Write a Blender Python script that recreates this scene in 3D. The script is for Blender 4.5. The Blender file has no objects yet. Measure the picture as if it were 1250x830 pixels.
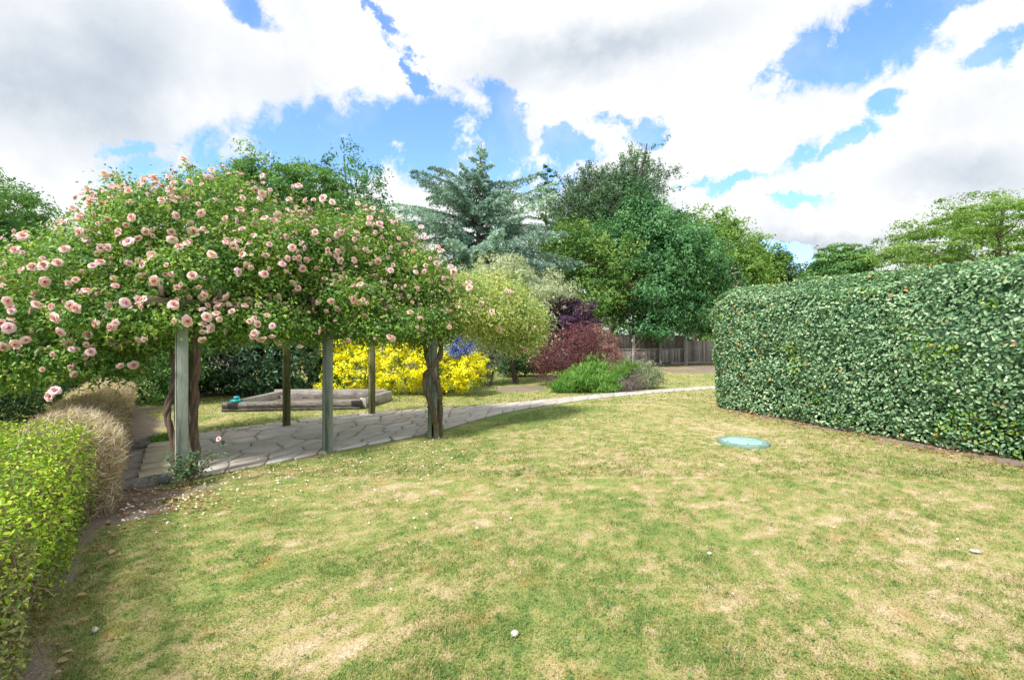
import bpy, math, random
import numpy as np
from mathutils import Vector, Matrix, Euler
R = math.radians
rng = np.random.default_rng(11); random.seed(5)
S = bpy.context.scene
COL = S.collection
FX, CX, CY, CH = 590.0, 625.0, 415.0, 1.7

# ------------------------------------------------------------------ camera
cam_d = bpy.data.cameras.new('camera'); cam = bpy.data.objects.new('camera', cam_d); COL.objects.link(cam)
cam_d.sensor_width = 36; cam_d.lens = 17.0; cam_d.clip_start = .05; cam_d.clip_end = 3000
cam.location = (0, 0, CH); cam.rotation_euler = (R(90), 0, 0); S.camera = cam
# ------------------------------------------------------------------ render settings
S.render.engine = 'CYCLES'
S.view_settings.view_transform = 'Standard'; S.view_settings.look = 'None'
S.view_settings.gamma = 1.0; S.view_settings.use_curve_mapping = False
S.view_settings.exposure = 1.38
cy = S.cycles
cy.max_bounces = 6; cy.diffuse_bounces = 4; cy.glossy_bounces = 2; cy.transmission_bounces = 4; cy.transparent_max_bounces = 4
cy.use_denoising = True; cy.use_adaptive_sampling = True; cy.adaptive_threshold = 0.015
cy.caustics_reflective = False; cy.caustics_refractive = False
# ------------------------------------------------------------------ sun and sky
SUN_EL, SUN_AZ = R(50), R(212)        # azimuth clockwise from +Y: behind the camera, to the left
sd = bpy.data.lights.new('sun', 'SUN'); sd.energy = 2.3; sd.angle = R(7); sd.color = (1, .95, .87)
so = bpy.data.objects.new('sun', sd); COL.objects.link(so)
sv = Vector((math.sin(SUN_AZ) * math.cos(SUN_EL), math.cos(SUN_AZ) * math.cos(SUN_EL), math.sin(SUN_EL)))
so.rotation_euler = sv.to_track_quat('Z', 'Y').to_euler(); so.location = sv * 60

class NT:
    def __init__(s, nt): s.nt = nt; s.n = nt.nodes; s.l = nt.links
    def new(s, t, **k):
        n = s.n.new(t)
        for a, v in k.items(): setattr(n, a, v)
        return n
    def put(s, sock, v):
        if hasattr(v, 'is_output'): s.l.new(v, sock)
        elif v is not None: sock.default_value = v
    def math(s, op, a, b=None, c=None, clamp=False):
        n = s.new('ShaderNodeMath', operation=op); n.use_clamp = clamp
        s.put(n.inputs[0], a); s.put(n.inputs[1], b)
        if c is not None: s.put(n.inputs[2], c)
        return n.outputs[0]
    def mix(s, f, a, b, t='MIX'):
        n = s.new('ShaderNodeMix', data_type='RGBA', blend_type=t)
        s.put(n.inputs[0], f); s.put(n.inputs[6], a); s.put(n.inputs[7], b); return n.outputs[2]
    def noise(s, v, scale, detail=4, rough=.5, dist=0):
        n = s.new('ShaderNodeTexNoise'); s.put(n.inputs['Vector'], v)
        n.inputs['Scale'].default_value = scale; n.inputs['Detail'].default_value = detail
        n.inputs['Roughness'].default_value = rough; n.inputs['Distortion'].default_value = dist; return n
    def ramp(s, f, stops, interp='LINEAR'):
        n = s.new('ShaderNodeValToRGB'); n.color_ramp.interpolation = interp
        e = n.color_ramp.elements
        while len(e) < len(stops): e.new(.5)
        for x, (p, c) in zip(e, stops): x.position = p; x.color = (*c, 1)
        s.put(n.inputs[0], f); return n.outputs[0]
    def mr(s, v, a, b, c=0., d=1., smooth=True):
        n = s.new('ShaderNodeMapRange'); n.interpolation_type = 'SMOOTHSTEP' if smooth else 'LINEAR'
        for i, x in enumerate((v, a, b, c, d)): s.put(n.inputs[i], x)
        return n.outputs[0]

W = bpy.data.worlds.new('World'); S.world = W; W.use_nodes = True
w = NT(W.node_tree); w.n.clear()
wo = w.new('ShaderNodeOutputWorld'); bg = w.new('ShaderNodeBackground'); bg.inputs[1].default_value = .12
w.l.new(bg.outputs[0], wo.inputs[0])
sky = w.new('ShaderNodeTexSky', sky_type='NISHITA', sun_disc=False)
sky.sun_elevation = SUN_EL; sky.sun_rotation = SUN_AZ; sky.altitude = 0; sky.air_density = 1.0; sky.dust_density = .6; sky.ozone_density = 1.6
tc = w.new('ShaderNodeTexCoord'); sep = w.new('ShaderNodeSeparateXYZ'); w.l.new(tc.outputs['Generated'], sep.inputs[0])
dn = w.math('MAXIMUM', w.math('ABSOLUTE', sep.outputs[1]), .08)
U = w.math('DIVIDE', sep.outputs[0], dn); V = w.math('DIVIDE', sep.outputs[2], dn)
uv = w.new('ShaderNodeCombineXYZ'); w.put(uv.inputs[0], U); w.put(uv.inputs[1], V)
nw = w.noise(tc.outputs['Generated'], 4.5, 9, .68)
sub = w.new('ShaderNodeVectorMath', operation='SUBTRACT'); w.l.new(nw.outputs['Color'], sub.inputs[0]); sub.inputs[1].default_value = (.5, .5, .5)
ma = w.new('ShaderNodeVectorMath', operation='MULTIPLY_ADD'); w.l.new(sub.outputs[0], ma.inputs[0]); ma.inputs[1].default_value = (.30, .22, 0); w.l.new(uv.outputs[0], ma.inputs[2])
def blob(px, py, rx, ry, ang=0, hard=.65):
    m = w.new('ShaderNodeMapping', vector_type='TEXTURE')
    m.inputs['Location'].default_value = ((px - CX) / FX, (CY - py) / FX, 0)
    m.inputs['Rotation'].default_value = (0, 0, R(ang)); m.inputs['Scale'].default_value = (rx / FX, ry / FX, 1)
    w.l.new(ma.outputs[0], m.inputs[0])
    ln = w.new('ShaderNodeVectorMath', operation='LENGTH'); w.l.new(m.outputs[0], ln.inputs[0])
    return w.mr(ln.outputs['Value'], 1 + hard, 1 - hard, 0., 1., False)
def union(bl):
    o = bl[0]
    for b in bl[1:]: o = w.math('MAXIMUM', o, b)
    return o
holes = union([blob(330, 188, 170, 55, 13), blob(490, 165, 100, 48, -3), blob(600, 185, 100, 38, -12), blob(610, 135, 40, 25, -40),
               blob(300, 5, 40, 20, -35), blob(478, 12, 32, 8, -50), blob(503, 75, 48, 8, -62),
               blob(1060, 42, 130, 46, 22), blob(960, 88, 45, 20, 10), blob(1140, 10, 60, 32, 20), blob(1222, 52, 60, 17, 30),
               blob(1070, 128, 20, 16, 20), blob(1048, 165, 22, 15, 40), blob(1020, 186, 22, 8, 25), blob(770, 150, 42, 16, 5), blob(892, 215, 42, 9, 0),
               blob(985, 244, 30, 6, 0), blob(975, 190, 35, 12, 30), blob(690, 180, 40, 18, -10), blob(170, 180, 40, 8, 8, .9),
               blob(960, 310, 60, 10, 0), blob(-200, 60, 120, 60, 10), blob(1500, 120, 160, 50, 20)])
nd = w.noise(tc.outputs['Generated'], 15, 10, .66, .2)
dens = w.math('SUBTRACT', w.math('SUBTRACT', 1.0, holes), w.math('MULTIPLY', w.math('MULTIPLY', w.math('SUBTRACT', nd.outputs['Fac'], .5), -4.2), w.math('ADD', w.math('MULTIPLY', holes, .85), .15)))
mask = w.mr(dens, .22, .8)
wisp = w.math('MULTIPLY', w.mr(w.noise(tc.outputs['Generated'], 5, 6, .6).outputs['Fac'], .45, .75), .35)
mask = w.math('MAXIMUM', mask, wisp)
mask = w.math('MAXIMUM', mask, w.mr(sep.outputs[2], .20, -.02, 0., .55))
greys = union([blob(110, 95, 230, 85, -12, .6), blob(230, 130, 110, 40, -25, .7), blob(730, 60, 150, 24, 14, .95), blob(1190, 215, 70, 20, 8, .95), blob(960, 300, 120, 14, 0, .8)])
gn = w.noise(tc.outputs['Generated'], 4.5, 6, .55)
gf = w.math('MULTIPLY', greys, w.mr(gn.outputs['Fac'], .1, .62))
cc = w.mix(gf, (3.5, 3.54, 3.58, 1), (1.75, 2.02, 2.35, 1))
cc = w.mix(w.mr(w.noise(tc.outputs['Generated'], 7, 6, .6).outputs['Fac'], .38, .72, 0, .65), cc, (2.6, 2.75, 2.95, 1))
skc = w.mix(1.0, sky.outputs[0], (.72, .90, 1.13, 1), 'MULTIPLY')
w.l.new(w.mix(mask, skc, cc), bg.inputs[0])
W.cycles.sampling_method = 'MANUAL'; W.cycles.sample_map_resolution = 512

# ------------------------------------------------------------------ helpers
def G(px, py):                       # a ground point read off the photograph
    D = CH * FX / (py - CY); return np.array([(px - CX) / FX * D, D, 0.0])
def P(px, py, D): return np.array([(px - CX) / FX * D, D, CH + (CY - py) / FX * D])
def nrm(a): return a / np.maximum(np.linalg.norm(a, axis=-1, keepdims=True), 1e-9)
TAB = np.random.default_rng(3).random((256, 256))
def vn(x, y, s=0):
    x = np.asarray(x, float) + 37.7 * s + 1000; y = np.asarray(y, float) + 91.3 * s + 1000
    xi = np.floor(x).astype(int); yi = np.floor(y).astype(int); fx = x - xi; fy = y - yi
    fx = fx * fx * (3 - 2 * fx); fy = fy * fy * (3 - 2 * fy)
    g = lambda i, j: TAB[(xi + i) % 256, (yi + j) % 256]
    return (g(0, 0) * (1 - fx) + g(1, 0) * fx) * (1 - fy) + (g(0, 1) * (1 - fx) + g(1, 1) * fx) * fy
def fbm(x, y, s=0, o=4):
    v = 0; a = .5
    for k in range(o): v = v + a * vn(x * 2 ** k, y * 2 ** k, s + k); a *= .55
    return v / (.5 * (1 - .55 ** o) / .45)

class MB:
    """collects pieces of one mesh"""
    def __init__(s): s.v = []; s.f = {3: [], 4: []}; s.r = {3: [], 4: []}; s.poly = []; s.n = 0
    def add(s, v, f, r=None):
        v = np.asarray(v, float).reshape(-1, 3); f = np.asarray(f, int); k = f.shape[1]
        s.v.append(v); s.f[k].append(f + s.n); s.n += len(v)
        s.r[k].append(np.full(len(f), .5) if r is None else np.broadcast_to(np.asarray(r, float), (len(f),)))
    def leaves(s, C, N, T, L, Wd, r, fold=.18, rich=False):
        C = np.asarray(C); n = len(C); N = nrm(N); T = nrm(T - N * (T * N).sum(-1, keepdims=True)); B = np.cross(N, T)
        L = np.broadcast_to(L, (n,))[:, None]; Wd = np.broadcast_to(Wd, (n,))[:, None]
        if not rich:
            a = C - T * L / 2; b = C + B * Wd / 2 + N * Wd * fold - T * L * .08; c = C + T * L / 2 - N * L * .08; d = C - B * Wd / 2 + N * Wd * fold - T * L * .08
            v = np.stack([a, b, c, d], 1).reshape(-1, 3); i = np.arange(n)[:, None] * 4
            f = np.concatenate([i + [0, 1, 2], i + [0, 2, 3]], 0)
            s.add(v, f, np.concatenate([r, r]))
        else:
            a = C - T * L / 2
            b1 = C + B * Wd * .46 + N * Wd * fold - T * L * .2; b2 = C + B * Wd * .42 + N * Wd * fold + T * L * .2
            d1 = C - B * Wd * .46 + N * Wd * fold - T * L * .2; d2 = C - B * Wd * .42 + N * Wd * fold + T * L * .2
            c = C + T * L / 2 - N * L * .1
            v = np.stack([a, b1, b2, c, d2, d1], 1).reshape(-1, 3); i = np.arange(n)[:, None] * 6
            f = np.concatenate([i + [0, 1, 2, 3], i + [0, 3, 4, 5]], 0)
            s.add(v, f, np.concatenate([r, r]))
    def tube(s, pts, rad, k=7, r=.5, wob=0, cap=True):
        pts = np.asarray(pts, float); n = len(pts); rad = np.broadcast_to(rad, (n,))
        t = nrm(np.gradient(pts, axis=0)); ref = np.array([0, 0, 1.]) if abs(t[0][2]) < .9 else np.array([1., 0, 0])
        u = nrm(np.cross(t, ref)); v = np.cross(t, u); a = np.arange(k) / k * 2 * np.pi
        rr = rad[:, None] * (1 + wob * (rng.random((n, k)) - .5))
        ring = pts[:, None] + (u[:, None] * np.cos(a)[None, :, None] + v[:, None] * np.sin(a)[None, :, None]) * rr[..., None]
        i = np.arange(n - 1)[:, None] * k; j = np.arange(k)[None]; j2 = (j + 1) % k
        f = np.stack([i + j, i + j2, i + k + j2, i + k + j], -1).reshape(-1, 4)
        s.add(ring.reshape(-1, 3), f, r)
    def box(s, c, size, rot=0, bev=.006, r=.5, tilt=0):
        x, y, z = [q / 2 for q in size]; b = min(bev, x * .4, y * .4, z * .4)
        V_, F_ = [], []
        # chamfered box: 24 corners
        for sx in (-1, 1):
            for sy in (-1, 1):
                for sz in (-1, 1):
                    V_ += [(sx * x, sy * (y - b), sz * (z - b)), (sx * (x - b), sy * y, sz * (z - b)), (sx * (x - b), sy * (y - b), sz * z)]
        V_ = np.array(V_); idx = lambda sx, sy, sz, a: (((sx > 0) * 2 + (sy > 0)) * 2 + (sz > 0)) * 3 + a
        q = []
        for s1 in (-1, 1):
            q.append([idx(s1, -1, -1, 0), idx(s1, 1, -1, 0), idx(s1, 1, 1, 0), idx(s1, -1, 1, 0)])
            q.append([idx(-1, s1, -1, 1), idx(1, s1, -1, 1), idx(1, s1, 1, 1), idx(-1, s1, 1, 1)])
            q.append([idx(-1, -1, s1, 2), idx(1, -1, s1, 2), idx(1, 1, s1, 2), idx(-1, 1, s1, 2)])
            for s2 in (-1, 1):
                q.append([idx(s1, s2, -1, 0), idx(s1, s2, 1, 0), idx(s1, s2, 1, 1), idx(s1, s2, -1, 1)])
                q.append([idx(s1, -1, s2, 0), idx(s1, 1, s2, 0), idx(s1, 1, s2, 2), idx(s1, -1, s2, 2)])
                q.append([idx(-1, s1, s2, 1), idx(1, s1, s2, 1), idx(1, s1, s2, 2), idx(-1, s1, s2, 2)])
        tr = [[idx(a, b_, c_, 0), idx(a, b_, c_, 1), idx(a, b_, c_, 2)] for a in (-1, 1) for b_ in (-1, 1) for c_ in (-1, 1)]
        M = np.array((Matrix.Rotation(rot, 3, 'Z') @ Matrix.Rotation(tilt, 3, 'Y')))
        V_ = V_ @ M.T + np.asarray(c, float)
        s.add(V_, q, r); s.f[3].append(np.array(tr) + s.n - 24); s.r[3].append(np.full(8, r))
    def box_between(s, a, b, wd, h, **k):
        a = np.asarray(a, float); b = np.asarray(b, float); d = b - a
        s.box((a + b) / 2, (np.linalg.norm(d), wd, h), rot=math.atan2(d[1], d[0]), **k)
    def build(s, name, mat, parent=None, origin=None, smooth=False):
        og = np.array(parent.location) if parent is not None and origin is None else (np.zeros(3) if origin is None else np.asarray(origin, float))
        if parent is not None and parent.parent is not None and origin is None: og = np.array(parent.parent.location) + np.array(parent.location)
        v = np.concatenate(s.v) - og
        me = bpy.data.meshes.new(name)
        f3 = np.concatenate(s.f[3]) if s.f[3] else np.zeros((0, 3), int); f4 = np.concatenate(s.f[4]) if s.f[4] else np.zeros((0, 4), int)
        rr = np.concatenate([*(s.r[3]), *(s.r[4])]) if (s.r[3] or s.r[4]) else np.zeros(0)
        li = np.concatenate([f3.ravel(), f4.ravel()]); tot = np.concatenate([np.full(len(f3), 3), np.full(len(f4), 4)])
        me.vertices.add(len(v)); me.vertices.foreach_set('co', v.astype(np.float32).ravel())
        me.loops.add(len(li)); me.loops.foreach_set('vertex_index', li.astype(np.int32))
        me.polygons.add(len(tot)); st = np.concatenate([[0], np.cumsum(tot)[:-1]]) if len(tot) else tot
        me.polygons.foreach_set('loop_start', st.astype(np.int32)); me.polygons.foreach_set('loop_total', tot.astype(np.int32))
        if smooth: me.polygons.foreach_set('use_smooth', np.ones(len(tot), bool))
        me.update(calc_edges=True)
        a = me.attributes.new('rnd', 'FLOAT', 'FACE'); a.data.foreach_set('value', rr.astype(np.float32))
        me.materials.append(mat)
        o = bpy.data.objects.new(name, me); COL.objects.link(o)
        if parent is not None: o.parent = parent
        if origin is not None and parent is None: o.location = tuple(origin)
        return o

def tag(o, label=None, cat=None, group=None, kind=None):
    if label: o['label'] = label
    if cat: o['category'] = cat
    if group: o['group'] = group
    if kind: o['kind'] = kind
    return o
def empty(name, loc, label, cat, group=None):
    o = bpy.data.objects.new(name, None); COL.objects.link(o); o.location = tuple(float(q) for q in loc); o.empty_display_size = .2
    return tag(o, label, cat, group)

# ------------------------------------------------------------------ materials
def mat(name):
    m = bpy.data.materials.new(name); m.use_nodes = True; t = NT(m.node_tree)
    return m, t, t.n['Principled BSDF'], t.n['Material Output']
def leafmat(name, cols, trans=.3, rough=.5, scale=.9, var=.3, spec=.4, gain=1.2):
    m, t, b, o = mat(name)
    at = t.new('ShaderNodeAttribute', attribute_name='rnd'); ge = t.new('ShaderNodeNewGeometry')
    n = t.noise(ge.outputs['Position'], scale, 3, .6)
    f = t.math('ADD', at.outputs['Fac'], t.math('MULTIPLY', t.math('SUBTRACT', n.outputs['Fac'], .5), var * 2.2), clamp=True)
    cols = [tuple(min(.93, v * gain) for v in q) for q in cols]; k = len(cols); c = t.ramp(f, [(i / (k - 1), q) for i, q in enumerate(cols)])
    t.l.new(c, b.inputs['Base Color']); b.inputs['Roughness'].default_value = rough; b.inputs['Specular IOR Level'].default_value = spec
    tr = t.new('ShaderNodeBsdfTranslucent'); tcx = t.mix(1.0, c, (1.25, 1.2, .55, 1), 'MULTIPLY'); t.l.new(tcx, tr.inputs[0])
    mx = t.new('ShaderNodeMixShader'); mx.inputs[0].default_value = trans
    t.l.new(b.outputs[0], mx.inputs[1]); t.l.new(tr.outputs[0], mx.inputs[2]); t.l.new(mx.outputs[0], o.inputs[0])
    return m
def woodmat(name, c1, c2, c3, sc=(6, 6, 1.2), rough=.85, bump=.4, usernd=.4):
    m, t, b, o = mat(name)
    ge = t.new('ShaderNodeTexCoord'); mp = t.new('ShaderNodeMapping'); mp.inputs['Scale'].default_value = sc; t.l.new(ge.outputs['Object'], mp.inputs[0])
    at = t.new('ShaderNodeAttribute', attribute_name='rnd')
    n = t.noise(mp.outputs[0], 4, 6, .65, .6); n2 = t.noise(ge.outputs['Object'], 2.2, 5, .6)
    f = t.math('ADD', t.math('MULTIPLY', n.outputs['Fac'], .6), t.math('MULTIPLY', n2.outputs['Fac'], .4))
    f = t.math('ADD', f, t.math('MULTIPLY', t.math('SUBTRACT', at.outputs['Fac'], .5), usernd))
    t.l.new(t.ramp(f, [(.3, c1), (.5, c2), (.7, c3)]), b.inputs['Base Color']); b.inputs['Roughness'].default_value = rough; b.inputs['Specular IOR Level'].default_value = .2
    bp = t.new('ShaderNodeBump'); bp.inputs['Strength'].default_value = bump; bp.inputs['Distance'].default_value = .01; t.l.new(n.outputs['Fac'], bp.inputs['Height']); t.l.new(bp.outputs[0], b.inputs['Normal'])
    return m
M_post = woodmat('weathered_green_wood', (.13, .16, .11), (.23, .27, .21), (.34, .38, .33), (9, 9, 1.2))
M_postd = woodmat('dark_olive_wood', (.10, .11, .04), (.18, .18, .08), (.26, .25, .13), (9, 9, 1.2))  # darker, more olive wood tone, used on the back posts
M_beam = woodmat('brown_weathered_wood', (.10, .075, .055), (.19, .145, .11), (.28, .22, .17), (1.5, 9, 9))
M_bark = woodmat('twisted_bark', (.06, .042, .032), (.15, .105, .08), (.27, .20, .155), (14, 14, 2.5), bump=1.0)
M_trunk = woodmat('tree_bark', (.05, .04, .03), (.11, .09, .07), (.19, .16, .13), (5, 5, 1), bump=.8)
M_cane = woodmat('rose_cane', (.10, .07, .04), (.20, .14, .085), (.30, .22, .14), (5, 5, 5))
M_sleeper = woodmat('old_sleeper_wood', (.06, .05, .045), (.22, .20, .185), (.46, .43, .40), (1.2, 9, 9), bump=.9, usernd=.3)
M_board = woodmat('pale_board_wood', (.36, .30, .20), (.52, .46, .33), (.66, .60, .46), (1.2, 10, 10))
M_fence = woodmat('grey_fence_wood', (.15, .13, .12), (.26, .235, .22), (.37, .34, .33), (8, 8, 1.0), usernd=.5)

# ------------------------------------------------------------------ ground
HL0, HLd = np.array([-1.14, .66]), nrm(np.array([-.735, 1.0]))       # left hedge face line
HR0, HR1 = np.array([5.25, 11.9]), np.array([8.45, 2.0])             # right hedge face line
def segdist(x, y, a, b):
    d = b - a; L = (d ** 2).sum(); t = np.clip(((x - a[0]) * d[0] + (y - a[1]) * d[1]) / L, 0, 1)
    return np.hypot(x - a[0] - t * d[0], y - a[1] - t * d[1])
front_edge = np.array([G(*p)[:2] for p in [(120, 603), (215, 588), (300, 573), (400, 553), (520, 531), (600, 508), (640, 500.5), (720, 488.5), (800, 480.5), (880, 474.5), (960, 471)]])
back_edge = np.array([G(*p)[:2] for p in [(118, 545), (240, 530), (340, 516), (460, 504), (535, 499), (600, 494), (650, 489), (722, 482), (800, 475.5), (880, 470.8), (960, 467.5)]])
bald = [(370, 660, .35, .75), (590, 620, .5, .25), (580, 705, .3, .5), (400, 790, .5, .3), (300, 790, .4, .3), (860, 520, .7, .5), (960, 560, .7, .4), (1010, 640, .6, .28), (900, 660, .5, .2), (470, 600, .9, .22),
        (560, 590, 1.0, .2), (800, 560, 1.2, .14), (1100, 620, .8, .28), (1180, 760, .4, .4), (1040, 800, .3, .45), (650, 600, .6, .3), (450, 740, .4, .3), (720, 540, 1., .2), (1230, 700, .5, .35), (950, 480, 1.2, .3),
        (630, 510, .9, -1.3), (560, 526, .5, -1.0), (700, 498, .9, -1.0), (430, 560, .6, -.3), (620, 690, .7, -.18), (800, 650, .7, -.2), (1060, 660, .35, -.25), (640, 465, 2.0, -.35), (850, 462, 2.5, -.3), (730, 770, .7, -.1), (330, 700, .5, -.15)]
def fields(x, y):
    """dryness of the grass and bare soil, by place"""
    x = np.asarray(x, float); y = np.asarray(y, float)
    dry = .385 + .38 * (fbm(x * .7, y * .9, 1, 5) - .5) + .75 * (fbm(x * 24, y * 24, 15, 2) - .5) + .42 * (fbm(x * 2.7, y * 3.4, 7, 4) - .5) + .9 * (fbm(x * 10, y * 10, 5, 3) - .5)
    dry = dry + .10 * np.clip((x + 1) / 5, 0, 1)
    for px, py, r, a in bald:
        g = G(px, py); dry = dry + .38 * a * np.exp(-(((x - g[0]) / r) ** 2 + ((y - g[1]) / r) ** 2)) * (.55 + .9 * fbm(x * 2.5, y * 2.5, 9, 3))
    j = .55 * (fbm(x * 2.2, y * 2.2, 12, 4) - .5)
    soil = np.zeros_like(x)
    def put(d, wd): 
        nonlocal soil
        soil = np.maximum(soil, np.clip((wd - d + j) / .10 + .5, 0, 1))
    put(segdist(x, y, HL0, HL0 + HLd * 5.2), .07)
    put(segdist(x, y, HL0 + HLd * 5, HL0 + HLd * 14), .45)
    put(segdist(x, y, HR0 + [.15, -.4], HR1), .16)
    for px, py, r in [(160, 622, .34), (200, 604, .27), (240, 596, .14), (640, 474, 1.0), (690, 462, 1.7), (620, 476, .6), (840, 452, 2.6), (780, 450, 2.6), (880, 450, 2.5), (185, 518, .55), (170, 500, .5), (330, 487, .4)]:
        g = G(px, py); put(np.hypot(x - g[0], y - g[1]), r * .85)
    return np.clip(dry, 0, 1), soil
def axis(a, b, st, lim):
    c = list(np.arange(a, b + st / 2, st)); s_ = st; p = b
    while p < lim: s_ *= 1.35; p += s_; c.append(p)
    s_ = st; p = a; l = []
    while p > -lim: s_ *= 1.35; p -= s_; l.append(p)
    return np.array(l[::-1] + c)
gx = axis(-12, 13, .075, 500); gy = axis(.8, 20, .075, 600)
X, Y = np.meshgrid(gx, gy); nx, ny = len(gx), len(gy)
dr, sl = fields(X.ravel(), Y.ravel())
i = np.arange(ny - 1)[:, None] * nx + np.arange(nx - 1)[None]
mb = MB(); mb.add(np.stack([X.ravel(), Y.ravel(), np.zeros(nx * ny)], 1), np.stack([i, i + 1, i + nx + 1, i + nx], -1).reshape(-1, 4))
def lawnmat(name, blade):
    m, t, b, o = mat(name)
    a1 = t.new('ShaderNodeAttribute', attribute_name='dry'); a2 = t.new('ShaderNodeAttribute', attribute_name='soil'); ge = t.new('ShaderNodeNewGeometry')
    f = a1.outputs['Fac']
    if blade:
        a3 = t.new('ShaderNodeAttribute', attribute_name='rnd')
        f = t.math('ADD', f, t.math('MULTIPLY', t.math('SUBTRACT', a3.outputs['Fac'], .5), .95), clamp=True)
    else:
        n = t.noise(ge.outputs['Position'], 45, 5, .7); f = t.math('ADD', f, t.math('MULTIPLY', t.math('SUBTRACT', n.outputs['Fac'], .5), 1.1), clamp=True)
    c = t.ramp(f, [(0, (.155, .245, .07)), (.22, (.23, .295, .085)), (.42, (.30, .325, .105)), (.6, (.42, .37, .17)), (.8, (.52, .42, .25)), (1, (.60, .51, .37))])
    n2 = t.noise(ge.outputs['Position'], 2.3, 5, .65)
    c = t.mix(t.mr(n2.outputs['Fac'], .56, .72, 0, .5), c, (.43, .25, .09, 1))
    if not blade:
        n3 = t.noise(ge.outputs['Position'], 60, 4, .7)
        so_ = t.ramp(n3.outputs['Fac'], [(.3, (.12, .09, .07)), (.5, (.26, .205, .17)), (.7, (.44, .37, .31))])
        c = t.mix(a2.outputs['Fac'], c, so_)
        bp = t.new('ShaderNodeBump'); bp.inputs['Strength'].default_value = .8; bp.inputs['Distance'].default_value = .02; t.l.new(n.outputs['Fac'], bp.inputs['Height']); t.l.new(bp.outputs[0], b.inputs['Normal'])
    t.l.new(c, b.inputs['Base Color']); b.inputs['Roughness'].default_value = .8; b.inputs['Specular IOR Level'].default_value = .15
    if blade:
        tr = t.new('ShaderNodeBsdfTranslucent'); t.l.new(c, tr.inputs[0]); mx = t.new('ShaderNodeMixShader'); mx.inputs[0].default_value = .3
        t.l.new(b.outputs[0], mx.inputs[1]); t.l.new(tr.outputs[0], mx.inputs[2]); t.l.new(mx.outputs[0], o.inputs[0])
    return m
lawn = mb.build('ground', lawnmat('lawn_turf', False)); tag(lawn, kind='structure')
for nm, val in (('dry', dr), ('soil', sl)):
    a = lawn.data.attributes.new(nm, 'FLOAT', 'POINT'); a.data.foreach_set('value', val.astype(np.float32))

# path strip
def resample(pl, n):
    d = np.concatenate([[0], np.cumsum(np.linalg.norm(np.diff(pl, axis=0), axis=1))]); q = np.linspace(0, d[-1], n)
    return np.stack([np.interp(q, d, pl[:, k]) for k in (0, 1)], 1), d[-1]
tt = np.linspace(0, 1, len(front_edge))
NS = 160
def sm(pl):
    t2 = np.linspace(0, 1, NS); p = np.stack([np.interp(t2, tt, pl[:, k]) for k in (0, 1)], 1)
    for _ in range(14): p[1:-1] = (p[:-2] + 2 * p[1:-1] + p[2:]) / 4
    return p
FE, BE = sm(front_edge), sm(back_edge)
nf = np.clip((np.linspace(0, 1, NS) - .5) / .2, 0, 1)[:, None] * .13; FE, BE = FE * (1 - nf) + BE * nf, BE * (1 - nf) + FE * nf
mid = (FE + BE) / 2; slen = np.concatenate([[0], np.cumsum(np.linalg.norm(np.diff(mid, axis=0), axis=1))]); wid = np.linalg.norm(FE - BE, axis=1)
def on_path(x, y):
    d = np.hypot(np.asarray(x)[:, None] - mid[None, :, 0], np.asarray(y)[:, None] - mid[None, :, 1]); k = d.argmin(1); return d[np.arange(len(k)), k] < wid[k] / 2 * .93
def strip(s_, t_):
    f = np.stack([np.interp(s_, slen, FE[:, k]) for k in (0, 1)], -1); b = np.stack([np.interp(s_, slen, BE[:, k]) for k in (0, 1)], -1)
    return f * (1 - t_)[..., None] + b * t_[..., None]
mb = MB(); v = np.concatenate([np.c_[FE, np.full(NS, .010)], np.c_[BE, np.full(NS, .010)]]); k = np.arange(NS - 1)
mb.add(v, np.stack([k, k + 1, k + NS + 1, k + NS], -1))
m, t, b, o = mat('joint_moss'); ge = t.new('ShaderNodeNewGeometry'); n = t.noise(ge.outputs['Position'], 7, 6, .7)
t.l.new(t.ramp(n.outputs['Fac'], [(.35, (.20, .155, .11)), (.5, (.31, .25, .19)), (.62, (.22, .22, .10))]), b.inputs['Base Color']); b.inputs['Roughness'].default_value = .95
tag(mb.build('path_joints', m), kind='structure')
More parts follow.
